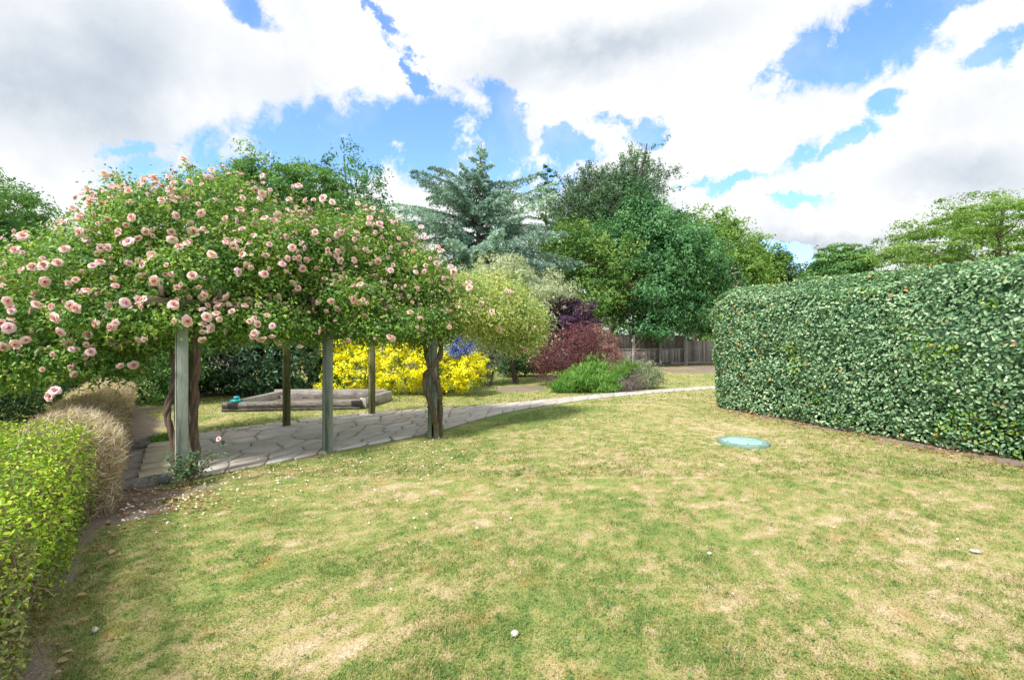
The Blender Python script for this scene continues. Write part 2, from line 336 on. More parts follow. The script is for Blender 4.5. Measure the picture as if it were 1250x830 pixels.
# crazy paving
cells = []; step = .62; s_ = .3
def clip(poly, p, nn):
    out = []
    for q in range(len(poly)):
        a_, b_ = poly[q], poly[(q + 1) % len(poly)]; da = (a_ - p) @ nn; db = (b_ - p) @ nn
        if da <= 0: out.append(a_)
        if da * db < 0: out.append(a_ + (b_ - a_) * da / (da - db))
    return out
seeds = []
r2 = np.random.default_rng(21); x_ = -.2
while x_ < slen[-1] + .3:
    wv = np.interp(x_, slen, wid); k = max(2, round(wv / .46)); 
    for q in range(k): seeds.append((x_ + r2.uniform(-.2, .2), (q + .5 + r2.uniform(-.36, .36)) / k * wv))
    x_ += r2.uniform(.34, .62)
seeds = np.array(seeds); mb = MB()
for q, sd_ in enumerate(seeds):
    wv = float(np.interp(sd_[0], slen, wid))
    poly = [np.array(z) for z in ((max(0, sd_[0] - 1), .0), (min(slen[-1], sd_[0] + 1), .0), (min(slen[-1], sd_[0] + 1), wv), (max(0, sd_[0] - 1), wv))]
    for o2 in seeds[np.hypot(*(seeds - sd_).T) < 1.8]:
        d = o2 - sd_; L = np.hypot(*d)
        if L < 1e-6: continue
        poly = clip(poly, (sd_ + o2) / 2 - d / L * r2.uniform(.010, .024) * (1. if sd_[0] < 6 else .55), d / L)
        if len(poly) < 3: break
    if len(poly) < 3: continue
    # chamfer corners
    pp = []
    for z in range(len(poly)):
        a_, b_, c_ = poly[z - 1], poly[z], poly[(z + 1) % len(poly)]; pp += [b_ + (a_ - b_) * .1, b_ + (c_ - b_) * .1]
    pp = np.array(pp); L = len(pp); cen = pp.mean(0); ww = np.interp(pp[:, 0], slen, wid)
    top = cen + (pp - cen) * .975
    xy = strip(pp[:, 0], np.clip(pp[:, 1] / ww, 0, 1)); xt = strip(top[:, 0], np.clip(top[:, 1] / ww, 0, 1)); xc = strip(cen[None, 0], np.clip(cen[None, 1] / np.interp(cen[0], slen, wid), 0, 1))
    h = .032 + r2.uniform(-.004, .006)
    v = np.concatenate([np.c_[xy, np.full(L, .006)], np.c_[xy, np.full(L, h - .006)], np.c_[xt, np.full(L, h)], np.c_[xc, [h]]])
    k = np.arange(L); k2 = (k + 1) % L; rv = r2.random()
    mb.add(v, np.concatenate([np.stack([k, k2, k2 + L, k + L], -1), np.stack([k + L, k2 + L, k2 + 2 * L, k + 2 * L], -1)]), rv)
    mb.f[3].append(np.stack([k + 2 * L, k2 + 2 * L, np.full(L, 3 * L)], -1) + mb.n - len(v)); mb.r[3].append(np.full(L, rv))
m, t, b, o = mat('paving_stone'); ge = t.new('ShaderNodeNewGeometry'); at = t.new('ShaderNodeAttribute', attribute_name='rnd')
n = t.noise(ge.outputs['Position'], 5, 7, .65); n2 = t.noise(ge.outputs['Position'], 40, 4, .7)
c = t.ramp(at.outputs['Fac'], [(0, (.40, .37, .34)), (.35, (.52, .49, .45)), (.7, (.47, .41, .35)), (1, (.62, .59, .54))])
c = t.mix(t.mr(n.outputs['Fac'], .42, .75, 0, .6), c, (.36, .28, .22, 1)); c = t.mix(t.mr(n2.outputs['Fac'], .3, .7, 0, .35), c, (.50, .50, .50, 1))
t.l.new(c, b.inputs['Base Color']); b.inputs['Roughness'].default_value = .75
bp = t.new('ShaderNodeBump'); bp.inputs['Strength'].default_value = .5; bp.inputs['Distance'].default_value = .01; t.l.new(n.outputs['Fac'], bp.inputs['Height']); t.l.new(bp.outputs[0], b.inputs['Normal'])
tag(mb.build('path', m), kind='structure')

# grass blades
def blades(n, d0, d1, side, L, Wd, seed):
    r = np.random.default_rng(seed)
    D = d0 * (d1 / d0) ** r.random(n); x = (r.random(n) * 2 - 1) * (side * D + (2.2 if d0 < 5 else 3.5))
    if d0 > 5: D = D + r.normal(0, .05, n)
    dry, soil = fields(x, D)
    bare = np.clip((dry - .75) * 1.2, 0, .3)
    k = (soil < .5 + .2 * r.random(n)) & (r.random(n) > bare) & ~on_path(x, D); x, D, dry, soil = x[k], D[k], dry[k], soil[k]; n = len(x)
    sc = (.45 + .8 * vn(x * 2.1, D * 2.1, 44) + .9 * np.maximum(0, vn(x * 7, D * 7, 45) - .6) * 2) * (1.15 - .5 * dry) * r.uniform(.6, 1.25, n); a = r.random(n) * 6.283; lean = r.uniform(.3, 1.6, n) * (1 + .5 * dry)
    dirv = np.stack([np.cos(a), np.sin(a), np.zeros(n)], 1); sd_ = np.stack([-np.sin(a), np.cos(a), np.zeros(n)], 1)
    l = L * sc; base = np.stack([x, D, np.full(n, -.002)], 1)
    up = np.array([0, 0, 1.]); m1 = base + up * (l * .5 * np.cos(lean * .6))[:, None] + dirv * (l * .5 * np.sin(lean * .6))[:, None]
    tp = m1 + up * (l * .5 * np.cos(lean * 1.2))[:, None] + dirv * (l * .5 * np.sin(lean * 1.2))[:, None]
    wv = (Wd * r.uniform(.7, 1.3, n))[:, None]
    v = np.stack([base - sd_ * wv / 2, base + sd_ * wv / 2, m1 + sd_ * wv * .4, m1 - sd_ * wv * .4, tp], 1).reshape(-1, 3)
    i = np.arange(n)[:, None] * 5; rv = np.clip(.5 + .62 * (r.random(n) - .5) + 1.0 * (vn(x * 26, D * 26, 81) - .5) + .5 * (vn(x * 60, D * 60, 82) - .5), 0, 1)
    return v, i + [0, 1, 2, 3], i + [3, 2, 4], rv, dry
mb = MB(); drys = []
for k_, arg in enumerate([(560000, 1.1, 6.5, 1.15, .028, .005), (240000, 6.0, 14, 1.15, .04, .009), (90000, 13, 31, 1.0, .06, .022)]):
    v, f4, f3, rv, dv = blades(*arg, 60 + k_)
    n0 = mb.n; mb.v.append(v); mb.n += len(v); mb.f[4].append(f4 + n0); mb.f[3].append(f3 + n0); mb.r[4].append(rv); mb.r[3].append(rv); drys.append(np.repeat(dv, 5))
r = np.random.default_rng(66); n = 220000; D = 1.3 * (8 / 1.3) ** r.random(n); x = (r.random(n) * 2 - 1) * (1.15 * D + 2); dv, sv_ = fields(x, D); k = (sv_ < .5) & ~on_path(x, D) & (vn(x * 3, D * 3, 90) * .6 + r.random(n) * .5 > .5); x, D, dv = x[k], D[k], dv[k]; n = len(x)
mq = MB(); mq.leaves(np.stack([x, D, r.uniform(.006, .026, n)], 1), r.normal(size=(n, 3)) * .5 + [0, 0, 1], r.normal(size=(n, 3)), r.uniform(.008, .017, n), r.uniform(.005, .010, n), r.random(n) * .8)
mb.v += mq.v; mb.f[3] += [q + mb.n for q in mq.f[3]]; mb.r[3] += mq.r[3]; mb.n += mq.n; drys.append(np.repeat(np.clip(dv - .12, 0, 1), 4))
M_blade = lawnmat('grass_blade', True)
gr = mb.build('grass', M_blade); tag(gr, 'short patchy lawn grass, part green and part dried to straw', 'grass', kind='stuff')
a = gr.data.attributes.new('dry', 'FLOAT', 'POINT'); a.data.foreach_set('value', np.concatenate(drys).astype(np.float32))

# ------------------------------------------------------------------ foliage machinery
def ell(px, py, D, rx, ry, dep): return (P(px, py, D), np.array([rx / FX * D, dep, ry / FX * D]))
def shell(ells, n, r, lo=.75, hi=1.04, cull=.72, zmin=.03, rough=.22):
    area = np.array([(e[1][0] * e[1][1] + e[1][1] * e[1][2] + e[1][0] * e[1][2]) for e in ells]); pr = area / area.sum()
    k = r.choice(len(ells), n, p=pr); c = np.array([e[0] for e in ells])[k]; rad = np.array([e[1] for e in ells])[k]
    d = nrm(r.normal(size=(n, 3))); q = lo + (hi - lo) * r.random(n) ** .6
    bump = 1 + rough * (fbm(d[:, 0] * 2.3 + k * 7, d[:, 2] * 2.3 + d[:, 1] * 2.1, 31, 3) * 2 - 1)
    p = c + d * rad * (q * bump)[:, None]; nn = nrm(d / rad)
    keep = p[:, 2] > zmin
    for e_i, e in enumerate(ells):
        ins = (((p - e[0]) / e[1]) ** 2).sum(1) < cull ** 2; keep &= ~(ins & (k != e_i))
    return p[keep], nn[keep]
def clumpfoliage(mb, ells, nc, per, cr, L, Wd, r, lo=.7, hi=1.05, up=.5, rand=.8, droop=.2, rich=False, zmin=.03, rough=.22, flat=.7, push=1.0, cvar=.6, cull=.72, ball=False):
    p, nn = shell(ells, nc, r, lo, hi, cull, zmin, rough); m_ = len(p)
    crs = cr * r.uniform(.4, 1.5, m_); base = r.random(m_); p = p + (nrm(nn * .7 + [0, 0, .5] + r.normal(size=(m_, 3)) * .3)) * (cr * push * np.maximum(0, r.random(m_) - .72) / .28)[:, None]
    idx = np.repeat(np.arange(m_), per); n = len(idx)
    if ball:
        d = nrm(r.normal(size=(n, 3)) + nn[idx] * .7 + [0, 0, .35]); q = r.random(n) ** .45 * r.uniform(.8, 1.2, n); sh = nrm(np.abs(r.normal(size=(m_, 3))) + .6) * 1.7
        C = p[idx] + d * sh[idx] * (q * crs[idx])[:, None] * [1, 1, flat]; N = d + r.normal(size=(n, 3)) * rand * .7 + [0, 0, up * .6]; T = d * .6 + r.normal(size=(n, 3)) * .8 - np.array([0, 0, droop])
        k = C[:, 2] > zmin; C, N, T, idx = C[k], N[k], T[k], idx[k]; n = len(C); s_ = r.uniform(.65, 1.3, n); rv = np.clip(base[idx] * cvar + r.random(n) * (1 - cvar), 0, 1)
        mb.leaves(C, N, T, L * s_, Wd * s_, rv, rich=rich); return p
    off = r.normal(size=(n, 3)) * (crs[idx])[:, None] * .55; off[:, 2] *= flat; off += nrm(nn[idx] + [0, 0, .4]) * (r.normal(size=n) * crs[idx] * .2)[:, None]
    C = p[idx] + off; N = nn[idx] + r.normal(size=(n, 3)) * rand + np.array([0, 0, up]); T = nn[idx] * .8 + r.normal(size=(n, 3)) * .7 + nrm(off) * .7 - np.array([0, 0, droop])
    k = C[:, 2] > zmin; C, N, T, idx = C[k], N[k], T[k], idx[k]; n = len(C)
    s_ = r.uniform(.65, 1.25, n); rv = np.clip(base[idx] * cvar + r.random(n) * (1 - cvar), 0, 1)
    mb.leaves(C, N, T, L * s_, Wd * s_, rv, rich=rich)
    return p
def limbs(mb, base, r0, tips, r, kink=.08, start=.35, fork=None):
    """trunk with limbs reaching to the given tips"""
    base = np.asarray(base, float); top = tips[np.argmax([q[2] for q in tips])] if fork is None else fork
    ts = np.linspace(0, 1, 10)[:, None]; H = top[2] - base[2]
    tr = base + (top - base) * ts * np.array([1, 1, 1]) + np.c_[np.sin(ts[:, 0] * 5) * kink * H * .2, np.cos(ts[:, 0] * 4) * kink * H * .15 - kink * H * .15, np.zeros(10)]
    mb.tube(tr, r0 * (1 - .8 * ts[:, 0]) * (1 + .35 * np.exp(-ts[:, 0] * 25)), 9, wob=.2)
    for q in tips:
        hq = np.clip((q[2] - base[2]) / H * r.uniform(.35, .85), start, .92); k = hq * 9; a_ = tr[int(k)] * (1 - k % 1) + tr[min(9, int(k) + 1)] * (k % 1)
        t2 = np.linspace(0, 1, 6)[:, None]; c_ = a_ + (q - a_) * t2; c_[:, 2] += np.sin(t2[:, 0] * 3.14) * .08 * np.linalg.norm(q - a_); c_ += r.normal(size=c_.shape) * .02 * H * (t2 * (1 - t2) * 4)
        mb.tube(c_, r0 * .42 * (1 - hq * .6) * (1 - .85 * t2[:, 0]), 5)
def lumpy(ells, r, n=8, shrink=.78, smin=.25, smax=.58, outer=.88):
    out = []
    for c_, rd in ells:
        out.append((c_, rd * shrink))
        for _ in range(n):
            d = nrm(r.normal(size=3) + [0, 0, .25]); s_ = r.uniform(smin, smax); m_ = s_ * (rd.mean() * .6 + rd * .4)
            out.append((c_ + d * rd * (outer - s_ * .3), m_ * [1, 1, .85]))
    return out
def tree(name, label, cat, base, ells, mt, nc, per, cr, L, Wd, seed, r0=.18, ntip=16, group=None, crown='crown', trunk='trunk', fork=None, trunkmat=None, sat=11, **k):
    r = np.random.default_rng(seed); ells = lumpy(ells, r, sat) if sat else ells; nc = int(nc * 1.5); k.setdefault('cull', .6); base = np.array([base[0], base[1], 0.]); root = empty(name, base, label, cat, group)
    if base[1] > 16.9 and name.endswith('_tree') or name in ('golden_cypress', 'elder_bush', 'photinia_bush', 'purple_smoke_bush'):
        f_ = 2.1 if base[1] > 25 else 1.7; k.setdefault('ball', True); nc = int(nc / 4.2); per = int(per * 4.6); cr = cr * f_; k['lo'] = min(.55, k.get('lo', .7)); k['hi'] = .98
    mb = MB(); p = clumpfoliage(mb, ells, nc, per, cr, L, Wd, r, **k); mb.build(crown, mt, root)
    tips = p[r.choice(len(p), min(ntip, len(p)), replace=False)]; cen = np.mean([e[0] for e in ells], 0); tips = cen + (tips - cen) * .92
    mb = MB(); limbs(mb, base - [0, 0, .05], r0, tips, r, fork=fork); mb.build(trunk, trunkmat or M_trunk, root, smooth=True)
    return root
def shrub(name, label, cat, base, ells, mt, nc, per, cr, L, Wd, seed, r0=.05, **k):
    k.setdefault('ntip', 12); return tree(name, label, cat, base, ells, mt, nc, per, cr, L, Wd, seed, r0=r0, crown='foliage', trunk='stem', **k)

def conifer(name, label, base, H, r0, limbs_, mt, seed, nl=(.10, .022), twigs=26, per=10, group=None, twl=.28, jag=0., upn=.6, lean=(0, 0), droopn=.15, cat='tree'):
    """limbs_: list of (height, azimuth, length, elevation, droop)"""
    r = np.random.default_rng(seed); base = np.array([base[0], base[1], 0.]); root = empty(name, base, label, cat, group)
    wd = MB(); fo = MB(); ts = np.linspace(0, 1, 14)
    tr = base + np.c_[lean[0] * ts ** 2 + .12 * np.sin(ts * 7), lean[1] * ts ** 2, H * ts - .05]
    wd.tube(tr, r0 * (1 - ts * .96) * (1 + .3 * np.exp(-ts * 25)), 9, wob=.15)
    PC, PT, PB = [], [], []
    for (h, az, L, el, dr_) in limbs_:
        t0 = min(.995, h / H); st = np.array([np.interp(t0, ts, tr[:, q]) for q in range(3)])
        dh = np.array([math.cos(az), math.sin(az), 0]); s_ = np.linspace(0, 1, 9)
        sw = r.normal() * .12
        pts = st + (dh[None] * (s_ * L * math.cos(el))[:, None]) + np.array([0, 0, 1.])[None] * (s_ * L * math.sin(el) - dr_ * L * s_ ** 2.2)[:, None] + np.cross(dh, [0, 0, 1])[None] * (sw * L * s_ ** 2)[:, None]
        wd.tube(pts, max(.012, r0 * .28 * min(1, L / 4)) * (1 - .85 * s_), 5)
        nt_ = max(4, int(twigs * min(1, L / 3.6))); br = r.random()
        for q in range(nt_):
            u_ = .12 + .88 * ((q + r.random()) / nt_); a0 = np.array([np.interp(u_, s_, pts[:, z]) for z in range(3)])
            i_ = min(7, int(u_ * 8)); tg = nrm(pts[i_ + 1] - pts[i_]); sd_ = nrm(np.cross(tg, [0, 0, 1])) * (1 if q % 2 else -1)
            tl = twl * (L * .6 + .5) * (1.05 - u_ * .75) * r.uniform(.6, 1.3); dv = nrm(sd_ * r.uniform(.5, 1.) + tg * r.uniform(.4, .9) + np.array([0, 0, r.normal() * .25 - droopn + jag]))
            if u_ > .93: dv = tg
            w_ = np.linspace(0.05, 1, per); c_ = a0 + dv * (w_ * tl)[:, None] - np.array([0, 0, 1]) * (droopn * tl * w_ ** 2)[:, None] + r.normal(size=(per, 3)) * .035 * (1 + tl)
            PC.append(c_); PT.append(nrm(dv[None] * .7 + r.normal(size=(per, 3)) * .55)); PB.append(np.full(per, br))
    C = np.concatenate(PC); T = np.concatenate(PT); br = np.concatenate(PB); n = len(C)
    N = r.normal(size=(n, 3)) * .6 + np.array([0, 0, upn]); s_ = r.uniform(.6, 1.4, n)
    fo.leaves(C, N, T, nl[0] * s_, nl[1] * s_, np.clip(br * .5 + r.random(n) * .5, 0, 1))
    fo.build('crown', mt, root); wd.build('trunk', M_trunk, root, smooth=True)
    return root

# ------------------------------------------------------------------ leaf colours
L_laurel = leafmat('laurel_leaf', [(.02, .055, .035), (.045, .11, .06), (.08, .17, .09), (.15, .25, .14)], .18, .35, spec=.5)
L_dark = leafmat('dark_evergreen_leaf', [(.02, .06, .03), (.04, .10, .045), (.07, .15, .06), (.13, .22, .09)], .25, .5)
L_mid = leafmat('mid_green_leaf', [(.04, .12, .045), (.08, .19, .06), (.13, .26, .08), (.22, .36, .12)], .35, gain=1.3)
L_teal = leafmat('blue_green_leaf', [(.02, .075, .03), (.045, .14, .055), (.085, .21, .085), (.16, .30, .13)], .3, gain=1.5)
L_light = leafmat('fresh_green_leaf', [(.07, .16, .03), (.13, .25, .05), (.20, .34, .08), (.30, .42, .13)], .4)
L_cedar = leafmat('blue_cedar_needle', [(.07, .13, .12), (.13, .21, .19), (.21, .31, .28), (.32, .44, .39)], .2, .6, gain=1.75)
L_pine = leafmat('dark_cypress_needle', [(.03, .065, .04), (.05, .11, .06), (.085, .16, .08), (.14, .22, .10)], .12, .6, gain=1.45)
L_cyp = leafmat('yellow_green_cypress', [(.03, .09, .025), (.065, .15, .035), (.12, .22, .045), (.24, .29, .08)], .25, .6, gain=1.45)
L_yellow = leafmat('golden_leaf', [(.50, .50, .012), (.80, .70, .015), (.88, .78, .02), (.92, .84, .07)], .3, .45, scale=3, var=.15)
L_ygreen = leafmat('golden_inner_leaf', [(.05, .12, .01), (.12, .22, .02), (.26, .36, .03)], .3)
L_silver = leafmat('silver_willow_leaf', [(.22, .29, .18), (.34, .41, .27), (.46, .52, .37), (.56, .60, .47)], .3)
L_red2 = leafmat('faded_barberry_leaf', [(.10, .05, .045), (.20, .09, .09), (.33, .17, .16), (.48, .33, .29)], .3)
L_purple = leafmat('purple_smoke_leaf', [(.03, .018, .045), (.065, .03, .075), (.11, .05, .10), (.18, .10, .14)], .2)
L_red = leafmat('barberry_leaf', [(.08, .03, .04), (.17, .06, .07), (.22, .08, .10), (.34, .18, .19)], .3, gain=.9)
L_privet = leafmat('privet_leaf', [(.07, .16, .015), (.16, .31, .02), (.30, .46, .035), (.50, .58, .07)], .35, .4, scale=2.5, var=.3)
L_privetd = leafmat('privet_dry_leaf', [(.10, .13, .04), (.17, .20, .06), (.28, .27, .12)], .3, .5)
L_elae = leafmat('elaeagnus_leaf', [(.035, .09, .045), (.08, .165, .085), (.16, .26, .145), (.32, .41, .27)], .28, .44, scale=1.2, var=.25, spec=.4, gain=1.75)
L_elaeb = leafmat('fresh_hedge_leaf', [(.06, .18, .025), (.14, .30, .04), (.40, .46, .07)], .3, .4, spec=.5)
L_orange = leafmat('orange_leaf', [(.45, .16, .03), (.60, .27, .05), (.55, .35, .12)], .2)
L_rose = leafmat('rose_leaf', [(.035, .10, .03), (.08, .18, .045), (.17, .29, .06), (.34, .43, .10)], .38, .42, scale=1.6, var=.5, gain=1.42)
L_rosey = leafmat('yellowing_rose_leaf', [(.12, .19, .07), (.22, .31, .11), (.36, .43, .17), (.56, .52, .30)], .42, .45, scale=1.6, var=.5, gain=1.5)
L_dry = leafmat('dry_twig', [(.26, .20, .16), (.44, .36, .29), (.60, .52, .43), (.74, .68, .58)], .35, .8, scale=2, gain=1.35)
L_grassb = leafmat('bright_bed_leaf', [(.05, .16, .03), (.10, .26, .045), (.18, .36, .07), (.34, .46, .15)], .35)
L_sage = leafmat('sage_leaf', [(.10, .16, .09), (.18, .25, .14), (.28, .33, .20), (.38, .38, .27)], .3)
L_blue = leafmat('blue_blossom', [(.05, .07, .30), (.10, .15, .48), (.20, .28, .62)], .2)
L_white = leafmat('white_blossom', [(.55, .60, .42), (.70, .72, .60)], .2)
L_ivy = leafmat('ivy_leaf', [(.03, .08, .02), (.08, .16, .035), (.15, .24, .06)], .25)

# ------------------------------------------------------------------ far trees (behind the fence)
def fpt(px, D): return ((px - CX) / FX * D, D)
# woodland mass that closes the view further back
r = np.random.default_rng(77); mb = MB(); es = []
for k in range(46):
    a_ = -1.25 + k * .055 + r.normal() * .02; D = 62 + r.normal() * 5; hh = r.uniform(2.6, 4.2)
    if -.05 < a_: hh *= .72
    es.append((np.array([math.sin(a_) * D, math.cos(a_) * D, hh * .8]), np.array([3.6, 3.2, hh])))
clumpfoliage(mb, es, 5200, 9, .8, .55, .36, r)
tag(mb.build('far_woodland', L_dark), 'far mass of dark green woodland closing the view behind the garden', 'woodland', kind='stuff')

tree('broadleaf_tree', 'rounded dark green broadleaf tree rising behind the roses at the far left edge', 'tree', fpt(-40, 19),
     [ell(-50, 300, 19, 88, 75, 3.0), ell(-60, 255, 18.5, 60, 42, 2.3), ell(12, 305, 18.5, 42, 55, 2.0), ell(5, 250, 18.5, 30, 32, 1.6), ell(-10, 400, 18, 95, 60, 2.6), ell(-150, 330, 19, 90, 90, 3)], L_mid, 3400, 16, .42, .15, .075, 101, r0=.28, flat=.45)
tree('laurel_tree', 'dark glossy evergreen tree whose lumpy top shows above the rose canopy', 'tree', fpt(345, 17),
     [ell(350, 262, 17, 62, 50, 2.0), ell(325, 225, 17, 28, 26, 1.2), ell(385, 232, 17, 34, 28, 1.3), ell(290, 255, 17, 32, 36, 1.4), ell(420, 275, 17, 36, 42, 1.5), ell(350, 340, 16.8, 95, 75, 2.3)], L_mid, 3600, 15, .28, .13, .055, 102, r0=.2, up=.2)
tree('loose_branched_tree', 'airy tree with sparse leafy branches between the dark evergreen and the blue cedar', 'tree', fpt(450, 18.5),
     [ell(428, 232, 18.5, 32, 42, 1.2), ell(458, 262, 18.5, 25, 42, 1.2), ell(440, 310, 18.3, 40, 50, 1.3), ell(480, 300, 18.6, 28, 32, 1.2)], L_teal, 420, 13, .30, .13, .06, 103, r0=.12, ntip=36, lo=.4)

# blue cedar
r = np.random.default_rng(8); Lb = []
cb = fpt(586, 27); Hc = CH + (CY - 172) / FX * 27
for k in range(70):
    h = 1.6 + (Hc - 1.9) * (k / 70) ** .85; az = k * 2.39996 + r.normal() * .2
    top = (Hc - h); L = min(2.8, .3 + top * .30) * r.uniform(.45, 1.25); el = .2 + .55 * math.exp(-top / 3); Lb.append((h, az, L, el, .38 - .25 * math.exp(-top / 2)))
for h, az, L, el, dp in [(8.6, math.pi - .15, 4.9, .72, .16), (8.0, math.pi + .2, 5.0, .42, .16), (9.4, .1, 4.2, .62, .16), (8.7, -.1, 4.8, .45, .12), (10.0, 2.2, 2.6, .8, .12), (10.4, math.pi, 1.6, .9, .1),
                         (5.5, -.2, 5.8, .30, .22), (6.5, .2, 5.6, .2, .2), (5.0, math.pi, 5.2, .3, .3), (6.6, -.4, 5.2, .35, .2)]: Lb.append((h, az, L, el, dp))
for k in range(84): az = [0, math.pi][k % 2] + r.normal() * .8; h = r.uniform(2.2, 10.2); Lb.append((h, az, r.uniform(3.2, 6.4) * (1 - .25 * abs(math.sin(az))) * (1 - .35 * max(0, h - 7) / 3), r.uniform(.25, .85), r.uniform(.22, .5)))
conifer('blue_cedar', 'tall silvery blue cedar with wide layered drooping branches and a thin pointed top', cb, Hc, .3, Lb, L_cedar, 9, nl=(.19, .048), twigs=54, per=20, droopn=.38, twl=.30)

# dark wind-shaped cypress behind
r = np.random.default_rng(18); D = 38; Lb = []
def crownlimbs(lst, Dd, bx):
    for (px, py, n_) in lst:
        for _ in range(n_):
            q = P(px + r.normal() * 13, py + r.normal() * 10, Dd) + [0, r.normal() * 1.6, 0]; yield q
def tipconifer(name, label, bx, D, H, r0, tips, mt, seed, per=30, nl=(.26, .07), cr=.55, cat='tree'):
    r = np.random.default_rng(seed); root = empty(name, (bx, D, 0), label, cat); mb = MB(); limbs(mb, np.array([bx, D, -.05]), r0 * .6, tips, r, start=.25); mb.build('trunk', M_trunk, root, smooth=True)
    fo = MB(); C, T, B_ = [], [], []; ax = np.array([bx, D, 0])
    for q in tips:
        dv = nrm((q - ax) * [1, 1, .25] + [0, 0, 1.2]); b_ = r.random()
        for z in range(13):
            o_ = q - dv * r.uniform(0, 2.6) + r.normal(size=3) * [.55, .55, .35]; d2 = nrm(dv + r.normal(size=3) * .5)
            l = r.uniform(.5, 1.1); w_ = np.linspace(0, 1, per); C.append(o_ + d2 * (w_ * l)[:, None] + r.normal(size=(per, 3)) * .11); T.append(nrm(d2[None] + r.normal(size=(per, 3)) * .5)); B_.append(np.full(per, b_))
    C = np.concatenate(C); T = np.concatenate(T); n = len(C); s_ = r.uniform(.6, 1.3, n)
    fo.leaves(C, r.normal(size=(n, 3)) + [0, 0, .4], T, nl[0] * s_, nl[1] * s_, np.clip(np.concatenate(B_) * .5 + r.random(n) * .5, 0, 1)); fo.build('crown', mt, root); return root
tips = list(crownlimbs([(785, 205, 9), (765, 212, 12), (795, 235, 9), (745, 225, 14), (720, 225, 12), (735, 250, 22), (775, 250, 14), (700, 235, 12), (690, 255, 16), (715, 270, 22), (750, 280, 22), (790, 270, 10), (670, 290, 10), (700, 300, 18), (740, 310, 18), (780, 310, 14)], 38, 0))
tipconifer('dark_cypress', 'tall dark wind-swept conifer with a ragged flat top behind the cedar', fpt(735, 38)[0], 38, 14, .4, tips, L_pine, 19)
r = np.random.default_rng(20); Lb = []
Hs = CH + (CY - 196) / FX * 37
for k in range(60): h = 2 + (Hs - 2.3) * (k / 60) ** .85; Lb.append((h, k * 2.4, min(2.0, .2 + (Hs - h) * .32), .25, .15))
conifer('slender_spruce', 'slim dark pointed conifer just right of the blue cedar', fpt(668, 37), Hs, .2, Lb, L_pine, 21, nl=(.26, .09), twigs=16, per=9)

tree('golden_cypress', 'yellow green feathery cypress with reddish tips behind the purple bushes', 'tree', fpt(705, 31),
     [ell(700, 350, 31, 42, 62, 2.3), ell(665, 355, 30, 32, 62, 1.8), ell(735, 330, 30.5, 32, 55, 1.9), ell(700, 315, 30.5, 26, 30, 1.5), ell(735, 362, 30.5, 42, 38, 1.8), ell(690, 385, 29, 50, 45, 1.8)], L_cyp, 2700, 16, .42, .22, .08, 104, r0=.2, up=.6, droop=-.6, rough=.3)
tree('photinia_bush', 'loose bush with orange red young leaves beside the golden cypress', 'bush', fpt(768, 31.6),
     [ell(768, 350, 30.3, 18, 26, 1.0), ell(774, 366, 30.3, 17, 20, .9)], leafmat('orange_red_shoots', [(.04, .11, .03), (.07, .16, .05), (.13, .18, .06), (.42, .15, .08)], .3, scale=2.5, var=.4), 330, 14, .3, .17, .07, 105, r0=.07, ntip=10, crown='foliage', trunk='stem')
tree('holly_tree', 'broad blue green tree drooping over the weathered fence', 'tree', fpt(812, 34),
     [ell(835, 292, 32.5, 18, 26, 1.4), ell(855, 312, 32.5, 16, 24, 1.3), ell(742, 300, 31.8, 16, 26, 1.2), ell(790, 308, 32, 38, 42, 2.3), ell(825, 335, 31.5, 46, 60, 2.4), ell(790, 350, 31, 42, 52, 2.2), ell(850, 345, 31.5, 28, 42, 1.8), ell(772, 266, 32, 18, 26, 1.3), ell(808, 272, 32, 19, 28, 1.4), ell(798, 396, 30.2, 22, 20, 1.2), ell(845, 384, 31.5, 32, 20, 1.3), ell(757, 376, 31, 28, 18, 1.2)], L_teal, 4300, 16, .42, .21, .10, 106, r0=.3, rough=.3)
tree('round_topped_tree', 'rounded fresh green tree in the distance with the highest crown left of the hedge', 'tree', fpt(878, 44),
     [ell(878, 305, 44, 24, 36, 2.2), ell(868, 325, 44, 32, 34, 2.4), ell(893, 330, 44, 28, 35, 2.2), ell(878, 380, 43.5, 45, 45, 2.5)], L_light, 2300, 15, .5, .24, .14, 107, r0=.28)
tree('thin_topped_tree', 'thin light green treetop peeping out above the blue green tree', 'tree', fpt(846, 42),
     [ell(843, 285, 42, 13, 26, 1.2), ell(850, 318, 42, 22, 26, 1.5), ell(838, 350, 42, 30, 40, 1.8)], L_light, 700, 14, .45, .24, .13, 108, r0=.18, lo=.5)
tree('low_round_tree', 'lower light green tree next to the hedge corner, its crown sloping down to the right', 'tree', fpt(922, 46),
     [ell(918, 322, 46, 24, 28, 2.0), ell(905, 345, 46, 30, 32, 2.2), ell(938, 335, 46, 16, 22, 1.6), ell(915, 380, 45.5, 45, 40, 2.4)], L_light, 1700, 15, .5, .25, .14, 109, r0=.25)
tree('dark_small_tree', 'small dark green tree at the very end of the distant row by the hedge top', 'tree', fpt(947, 47), [ell(947, 323, 47, 10, 14, 1.0), ell(952, 350, 47, 16, 28, 1.4)], L_dark, 420, 14, .4, .24, .12, 110, r0=.12)
tree('elder_bush', 'dark bush sprinkled with flat white flower heads behind the fence', 'bush', fpt(872, 35.2),
     [ell(872, 352, 33.5, 26, 34, 1.8), ell(862, 380, 34.5, 32, 26, 1.6), ell(885, 378, 35, 30, 28, 1.6)], L_dark, 1500, 15, .4, .21, .10, 111, r0=.1, crown='foliage', trunk='stem')
el = [o for o in bpy.data.objects if o.name == 'elder_bush'][0]; mb = MB(); r = np.random.default_rng(4)
p, nn = shell([ell(872, 350, 33.3, 26, 34, 1.9), ell(885, 365, 33.3, 20, 24, 1.7)], 260, r, .98, 1.06); k = p[:, 1] < 33.2; p = p[k]
